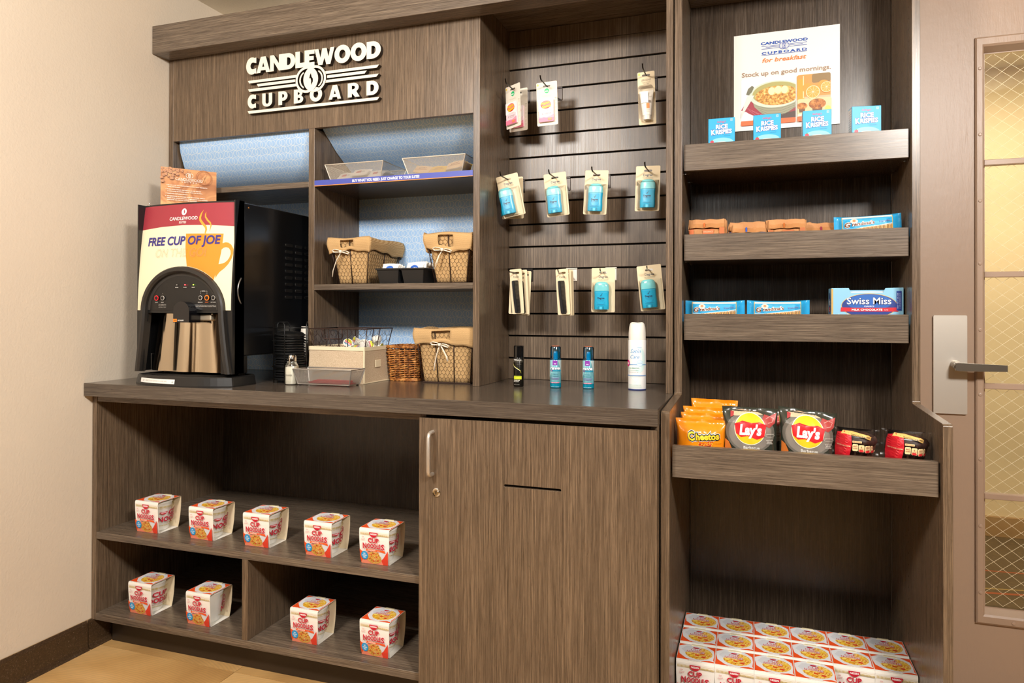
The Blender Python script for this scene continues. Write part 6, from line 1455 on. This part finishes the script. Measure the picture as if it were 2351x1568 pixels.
def cheetos(loc, label, rz, seed=1, skew=-.02, h_=.1240, col='#ee8a12'):
    W_ = .1310; b, fm = pillow(W_, h_, .050, seed, skew=skew, wr=.0032); t = thing('puff_snack_bag', loc, label, 'snack bag', 'orange cheese snack bags on the lowest shelf', rz=rz)
    b.build('bag', foil(col, .25), t, smooth=True, auto=1.2)
    a = Art(.0007, .00026); cx, cz = .008, .081
    for c_, bo, w_ in (('#ffffff', .16, .086), ('#1a1410', .12, .083), ('#f6cf2c', .035, .078)):
        a.text('C', cx-.0330, cz+.001, .0230, c_, w=w_*.24, bold=bo, rot=.10); a.text('heetos', cx+.0110, cz+.002, .0175, c_, w=w_*.80, bold=bo*1.15, rot=.07)
    for c_, bo in (('#c8201c', .10), ('#f4d23a', .0)): a.text('Crunchy', cx+.006, cz-.0175, .0100, c_, w=.042, bold=bo, rot=.16, shear=.2)
    a.text('GUARANTEED FRESH', .048, cz-.016, .0020, '#5a3a10', w=.018); a.poly([(.040, .012), (.060, .046), (.064, .012)], '#c8281c'); a.poly([(-.02, .030), (.03, .034), (.03, .014), (-.02, .014)], '#f4a428')
    a.build('bag_print', t, fm, cut=.0042); return t
yC = -.480; xc1 = (at(1552, 955, 'y', yC).x+at(1667, 963, 'y', yC).x)/2
K1 = cheetos((xc1, yC, S4), 'orange cheese snack bag at the front left of the lowest shelf', .02)
for dx_, dy_, dz_, rz_, lb in ((.008, .064, .0, .03, 'second orange cheese snack bag, just behind the front one'), (.008, .126, .0, -.02, 'third orange cheese snack bag in the row'), (.026, .188, .0, .03, 'rearmost orange cheese snack bag, standing tallest')):
    o = dup(K1, (xc1+dx_, yC+dy_, S4), lb, rz=rz_)
    for ch in o.children:
        s_ = {.064: 1.06, .126: 1.13, .188: 1.26}[dy_]; ch.scale = (1, 1, s_)
# wrapped muffin packs
def muffins(loc, label, rz, rot=None, h_=.0830):
    t = thing('muffin_pack', loc, label, 'muffin', 'wrapped chocolate muffins on the lowest shelf', rz=rz)
    if rot: t.rotation_euler = rot
    seg = 40; b = MB(); prof = [(.0255, .006), (.0330, .044), (.0335, .046)]
    for (r_, z_) in prof:
        for j in range(seg): b.v.append(((r_+(.0012 if j % 2 else -.0008))*cos(2*pi*j/seg)*1.22+.006, (r_+(.0012 if j % 2 else -.0008))*sin(2*pi*j/seg), z_))
    for i in range(2):
        for j in range(seg): b.face((i*seg+j, i*seg+(j+1) % seg, (i+1)*seg+(j+1) % seg, (i+1)*seg+j))
    b.build('muffin_case', cm('#4a2a1a', .55, name='muffin_case_brown'), t)
    mb_ = MB().lathe([(.0335, .044), (.0365, .050), (.0370, .056), (.0330, .064), (.022, .071), (.010, .074), (0, .0745)], 30, sx=1.2, c=(.006, 0, 0)); mb_.v = [(x_+.0015*sin(z_*300+y_*200), y_+.0012*sin(x_*260), z_+.0015*sin(x_*180+y_*150)) for x_, y_, z_ in mb_.v]
    mb_.build('muffin_top', CHOC, t, smooth=True)
    b, fm = pillow(.1080, h_, .078, 5, horiz=True, crimp=.012, wr=.0016, pw=4.2); b.build('wrapper', FILM, t, smooth=True, auto=1.2)
    a = Art(.0008, .0002)
    a.poly([(-.050, .008), (-.022, .004), (-.016, .020), (-.012, .045), (-.014, .072), (-.030, .078), (-.047, .072), (-.050, .050), (-.051, .030)], '#bf1524', .01)
    a.poly([(-.014, .0700), (.020, .0660), (.044, .0560), (.050, .0600), (.030, .0720), (-.010, .0790), (-.034, .0790), (-.040, .0700), (-.030, .0720)], '#dcb468', .01)
    a.text('CHOCOLATE MUFFIN', .010, .0690, .0036, '#3a1a10', w=.050, rot=-.14, bold=.02); a.text('NET WT 4 OZ (113 GRAMS)', -.031, .0420, .0030, '#f6dcae', w=.032, bold=.01)
    a.rr(-.0105, .0520, .0130, .0570, .0008, '#e9c890'); a.text('PER PACKAGE', .0012, .0545, .0028, '#a81c20', w=.020, bold=.01)
    for i, (tx, sub) in enumerate((('460', 'CALORIES'), ('6', 'SAT FAT'), ('350', 'SODIUM'), ('38', 'SUGARS'))):
        x_ = -.0030+i*.0158; z_ = .0400-i*.0012; a.rr(x_-.0072, z_-.0090, x_+.0072, z_+.0090, .003, '#ecd09a'); a.text(tx, x_, z_+.0036, .0052, '#8e1a1e', w=.0105 if len(tx) > 1 else None, bold=.01); a.text(sub, x_, z_-.0022, .0026, '#8e1a1e', w=.0112, bold=.01)
        if i: a.poly(ellp(x_, z_-.0060, .0065, .0030, 12), '#c01e24')
    a.build('wrapper_print', t, lambda x, z, o: fm(x*.87, z, o), cut=.005); return t
yM = -.486
xm = 2.4045; M1 = muffins((xm, yM, S4+.004), 'wrapped chocolate muffin pack, left one, right of the chip bags', .0, rot=(.0, .04, -.02))
M1.location.z = S4+.036
xm2 = 2.5165
for x_, lb in ((xm2-.006, 'wrapped chocolate muffin pack underneath the right one, mostly hidden by the lip'), (xm-.002, 'wrapped chocolate muffin pack underneath the left one, hidden by the lip')):
    M0 = dup(M1, (x_, yM+.002, S4+.001), lb, rot=(0, 0, .02))
    for ch in M0.children: ch.scale = (.96, .9, .40)
dup(M1, (xm2, yM, S4+.040), 'wrapped chocolate muffin pack on top of another, against the right side', rot=(.0, .05, .02))
M1.location.z = S4+.040
# Mini popcorn-style kraft bags on the second shelf
S2 = 1.3184+.0196
def kraft(loc, label, rz, col, w_=.108, h_=.100, seed=1):
    random.seed(seed); t = thing('kraft_paper_bag', loc, label, 'paper bag', 'kraft paper snack bags on the second shelf', rz=rz); d_ = .052; b = MB(); nx, nz = 12, 8; per = []
    for i in range(nx): per.append((-w_/2+w_*i/nx, -d_/2))
    for i in range(5): per.append((w_/2, -d_/2+d_*i/5))
    for i in range(nx): per.append((w_/2-w_*i/nx, d_/2))
    for i in range(5): per.append((-w_/2, d_/2-d_*i/5))
    k_ = len(per)
    for j in range(nz+1):
        v = j/nz; th = 1-.70*max(0, (v-.62)/.38)
        for i, (x_, y_) in enumerate(per): b.v.append((x_*(1-.015*v)+random.uniform(-.0015, .0015), y_*th+random.uniform(-.0022, .0022), v*h_+(.002*sin(x_*60+seed) if v > .6 else 0)))
    for j in range(nz):
        for i in range(k_): b.face((j*k_+i, j*k_+(i+1) % k_, (j+1)*k_+(i+1) % k_, (j+1)*k_+i))
    b.face([nz*k_+i for i in range(k_)]); b.face(list(range(k_))[::-1]); b.build('bag', BROWNBAG, t)
    # flap folded to the front
    f_ = MB(); n2 = 12
    for j, (y_, z_) in enumerate(((-.006, h_+.0012), (-.012, h_+.0016), (-d_/2*.60, h_-.012), (-d_/2-.0035, h_-.026))):
        for i in range(n2+1): x_ = -w_/2+.004+(w_-.008)*i/n2; f_.v.append((x_, y_+random.uniform(-.001, .001), z_+.0012*sin(i*1.3+seed)))
    for j in range(3):
        for i in range(n2): f_.face((j*(n2+1)+i, j*(n2+1)+i+1, (j+1)*(n2+1)+i+1, (j+1)*(n2+1)+i))
    f_.build('fold', BROWNBAG, t)
    a = Art(.0042, .0001); a.rect(-w_/2+.003, h_-.052, -w_/2+.016, h_-.030, col); a.rect(-.012, h_-.052, .020, h_-.031, col); a.rect(w_/2-.018, h_-.050, w_/2-.004, h_-.026, col)
    a.text('ORGANICS', .004, h_-.038, .0050, '#e6cdaa', w=.028); a.build('bag_print', t, lambda x, z, o: (x, -d_/2-o, z))
    a = Art(.0026, .0001); a.rect(-.010, h_-.024, -.005, h_-.010, col); a.build('fold_print', t, lambda x, z, o: (x, -d_/2*.60-.0035-(h_-.012-z)*.62-o, z)); return t
BB = [(1624, -.165, '#d06a34', 'kraft bag with orange print at the left end of the second shelf', .110, .108, .0), (1628, -.095, '#d06a34', 'kraft bag with orange print behind the front left bag', .112, .114, .04),
      (1719, -.165, '#2c55a8', 'kraft bag with blue print in front, second shelf', .100, .090, .03), (1716, -.095, '#2c55a8', 'kraft bag with blue print standing behind the front blue one', .112, .104, -.05),
      (1806, -.165, '#b4622a', 'kraft bag with brown print in front, middle of the second shelf', .108, .099, -.02), (1802, -.095, '#b4622a', 'kraft bag with brown print standing behind the front brown one', .112, .108, .05), (1824, -.030, '#b4622a', 'rearmost kraft bag with brown print', .100, .104, .02),
      (1890, -.120, '#8c2c40', 'kraft bag with maroon print beside the wafer cookie pack', .112, .090, .0)]
for i, (u, y_, col, lb, w_, h_, rz_) in enumerate(BB): kraft((at(u, 530, 'y', y_).x, y_, S2), lb, rz_, col, w_, h_, 30+i)
# vanilla wafer packs
S3 = 1.0763+.0196
def wafer(loc, label, rz, ry=0, seed=2):
    W_, H2 = .1760, .1020; b, fm = pillow(W_, H2, .056, seed, nx=34, ny=18, horiz=True, crimp=.012, wr=.0010, pw=5.5); t = thing('wafer_cookie_pack', loc, label, 'cookies', 'blue vanilla wafer packs', rot=(0, ry, rz))
    b.build('wrapper', foil('#2a9fd6', .25), t, smooth=True, auto=1.2)
    a = Art(.0004, .0002); x0, x1 = -.066, .062
    a.rect(x0, .006, x1, .098, '#3aa8da', .02); a.rect(x0, .0900, x1, .0970, '#efe9da', .02); a.rect(x0-.0018, .006, x0, .098, '#d8b45a', .02); a.rect(x1, .006, x1+.0018, .098, '#d8b45a', .02)
    a.text('SANDWICH CREMES', -.005, .0850, .0020, '#2a5a7a', w=.024); a.poly([(x0, .040), (-.02, .050), (.03, .058), (x1, .066), (x1, .056), (.03, .050), (-.02, .046), (x0, .052)], '#9fcde6', .02)
    a.ell(-.0370, .0790, .0100, .0095, '#f1dcc2', 20); a.ell(-.0370, .0800, .0045, .0055, '#d88a60', 12)
    for c_, bo in (('#ffffff', .10), ('#7a4a2c', .03)): a.text('G', -.0540, .0650, .0190, c_, w=.0160, bold=bo, shear=.2); a.text("randma's", -.0140, .0690, .0130, c_, w=.0600, bold=bo, shear=.2, rot=.10)
    a.text('Vanilla', .0420, .0740, .0080, '#7a6aa8', w=.028, shear=.3, rot=.10); a.poly([(x0, .036), (-.02, .052), (.03, .058), (x1, .0650), (x1, .0630), (.03, .055), (-.02, .048), (x0, .032)], '#f4f1ea', .02)
    for i in range(20):
        x_ = -.0400+i*.0051; zt = .0480+.0125*i/20; a.rect(x_, .008, x_+.0040, zt, '#c08a4c' if i % 2 else '#d6a464')
    a.build('wrapper_print', t, lambda x, z, o: fm(x, .101-(.101-z)*.74, o), cut=.006); return t
yG = -.165
G1 = wafer(((at(1566, 690, 'y', yG).x+at(1712, 690, 'y', yG).x)/2+.004, yG, S3), 'blue vanilla wafer pack at the left end of the third shelf', .02)
dup(G1, ((at(1712, 690, 'y', yG).x+at(1862, 690, 'y', yG).x)/2, yG, S3), 'blue vanilla wafer pack in the middle of the third shelf', rot=(0, 0, -.01))
dup(G1, (2.4820, yG+.0, S2+.004), 'blue vanilla wafer pack at the right end of the second shelf', rot=(0, -.030, -.02))
# cocoa carton
yS = -.160; xl = at(1909, 662, 'y', yS).x; xr = min(2.5740, at(2081, 662, 'y', yS).x); CW = xr-xl; CH = at(1960, 661, 'y', yS).z-S3
cb = thing('cocoa_carton', ((xl+xr)/2, yS, S3), 'open light blue hot chocolate carton at the right end of the third shelf', 'carton')
CBL = cm('#8cc4e2', .35, name='carton_sky_blue'); th = .0012; D_ = .085
wx = [(-CW/2, 0), (CW/2, 0), (CW/2, CH), (CW/2-.046, CH-.001), (CW/2-.052, CH-.014), (-CW/2+.052, CH-.014), (-CW/2+.046, CH), (-CW/2, CH)]
MB().prism(wx, 0, th, 'y').build('front_wall', CBL, cb)
MB().box(-CW/2, -CW/2+th, th, D_, 0, CH).build('side_wall', CBL, cb); MB().box(CW/2-th, CW/2, th, D_, 0, CH).build('side_wall', CBL, cb); MB().box(-CW/2, CW/2, D_, D_+th, 0, CH-.004).build('back_wall', CBL, cb); MB().box(-CW/2, CW/2, 0, D_, 0, th).build('carton_floor', CBL, cb)
MB().box(-CW/2-.0004, -CW/2+.0045, -.0006, .0006, .0, CH-.002).build('torn_edge', cm('#c9a45c', .7), cb)
for i in range(5): MB().box(-.055+i*.004, .055-i*.003, .006+i*.013, .016+i*.013, .004, CH-.012+.002*(i % 2)).build('sachet', cm('#efece6', .45), cb, bevel=.002)
a = Art(.0005, .0001); k_ = CW/.197
a.poly([(-CW/2+.006, .040), (-.075, .062), (-.060, .052), (-.048, .066), (-.034, .046), (-.034, .001), (-CW/2+.006, .001)], '#c4dfee'); a.poly([(-.02, .001), (.03, .030), (.07, .010), (.085, .001)], '#b9d9ec')
zc = CH-.046
for c_, g_ in (('#d8b254', .0016), ('#243a86', 0)): a.poly([(x_+.0055, z_) for x_, z_ in ellp(0, zc-.006, .0720+g_, .0340+g_, 40)], c_)
a.poly([(x_+.0055, z_) for x_, z_ in ellp(0, zc+.004, .0600, .0230, 30)], '#2a62b4')
a.text('Swiss Miss', .0055, zc+.0080, .0205, '#1a2f70', w=.1180, bold=.05); a.text('Swiss Miss', .0050, zc+.0085, .0200, '#ffffff', w=.1160, bold=.012)
a.text('CLASSICS', .0055, zc-.0075, .0036, '#ffffff', w=.026, bold=.015); a.poly([(-.0700, zc-.0230), (.0810, zc-.0230), (.0800, zc-.0110), (.040, zc-.0120), (-.030, zc-.0120), (-.0690, zc-.0105)], '#cc1f30'); a.text('MILK CHOCOLATE', .000, zc-.0175, .0058, '#ffffff', w=.080, bold=.02); a.text('FLAVOR', .0500, zc-.0182, .0030, '#ffffff', w=.010)
a.rect(CW/2-.0180, CH-.066, CW/2-.0050, CH-.010, '#1f3f98')
for i, x_ in enumerate((CW/2-.0145, CW/2-.0090)): a.text('BEST BY 11 JUL 2023' if i == 0 else '2134 COCOA 8 OZ 11', x_, CH-.038, .0026, '#dfe6f2', w=.044, rot=-pi/2)
a.build('front_print', cb, lambda x, z, o: (x, -o, z))
a = Art(.0005, .0001); a.poly(ellp(.040, CH-.046, .018, .034, 24), '#243a86'); a.text('Miss', .040, CH-.040, .020, '#ffffff', w=.026, bold=.02); a.rect(.022, CH-.070, .058, CH-.056, '#cc1f30'); a.text('MILK', .040, CH-.060, .0040, '#ffffff', w=.020); a.text('CHOCOLATE', .040, CH-.066, .0034, '#ffffff', w=.030)
a.build('side_print', cb, lambda y, z, o: (-CW/2-o, D_-y, z))
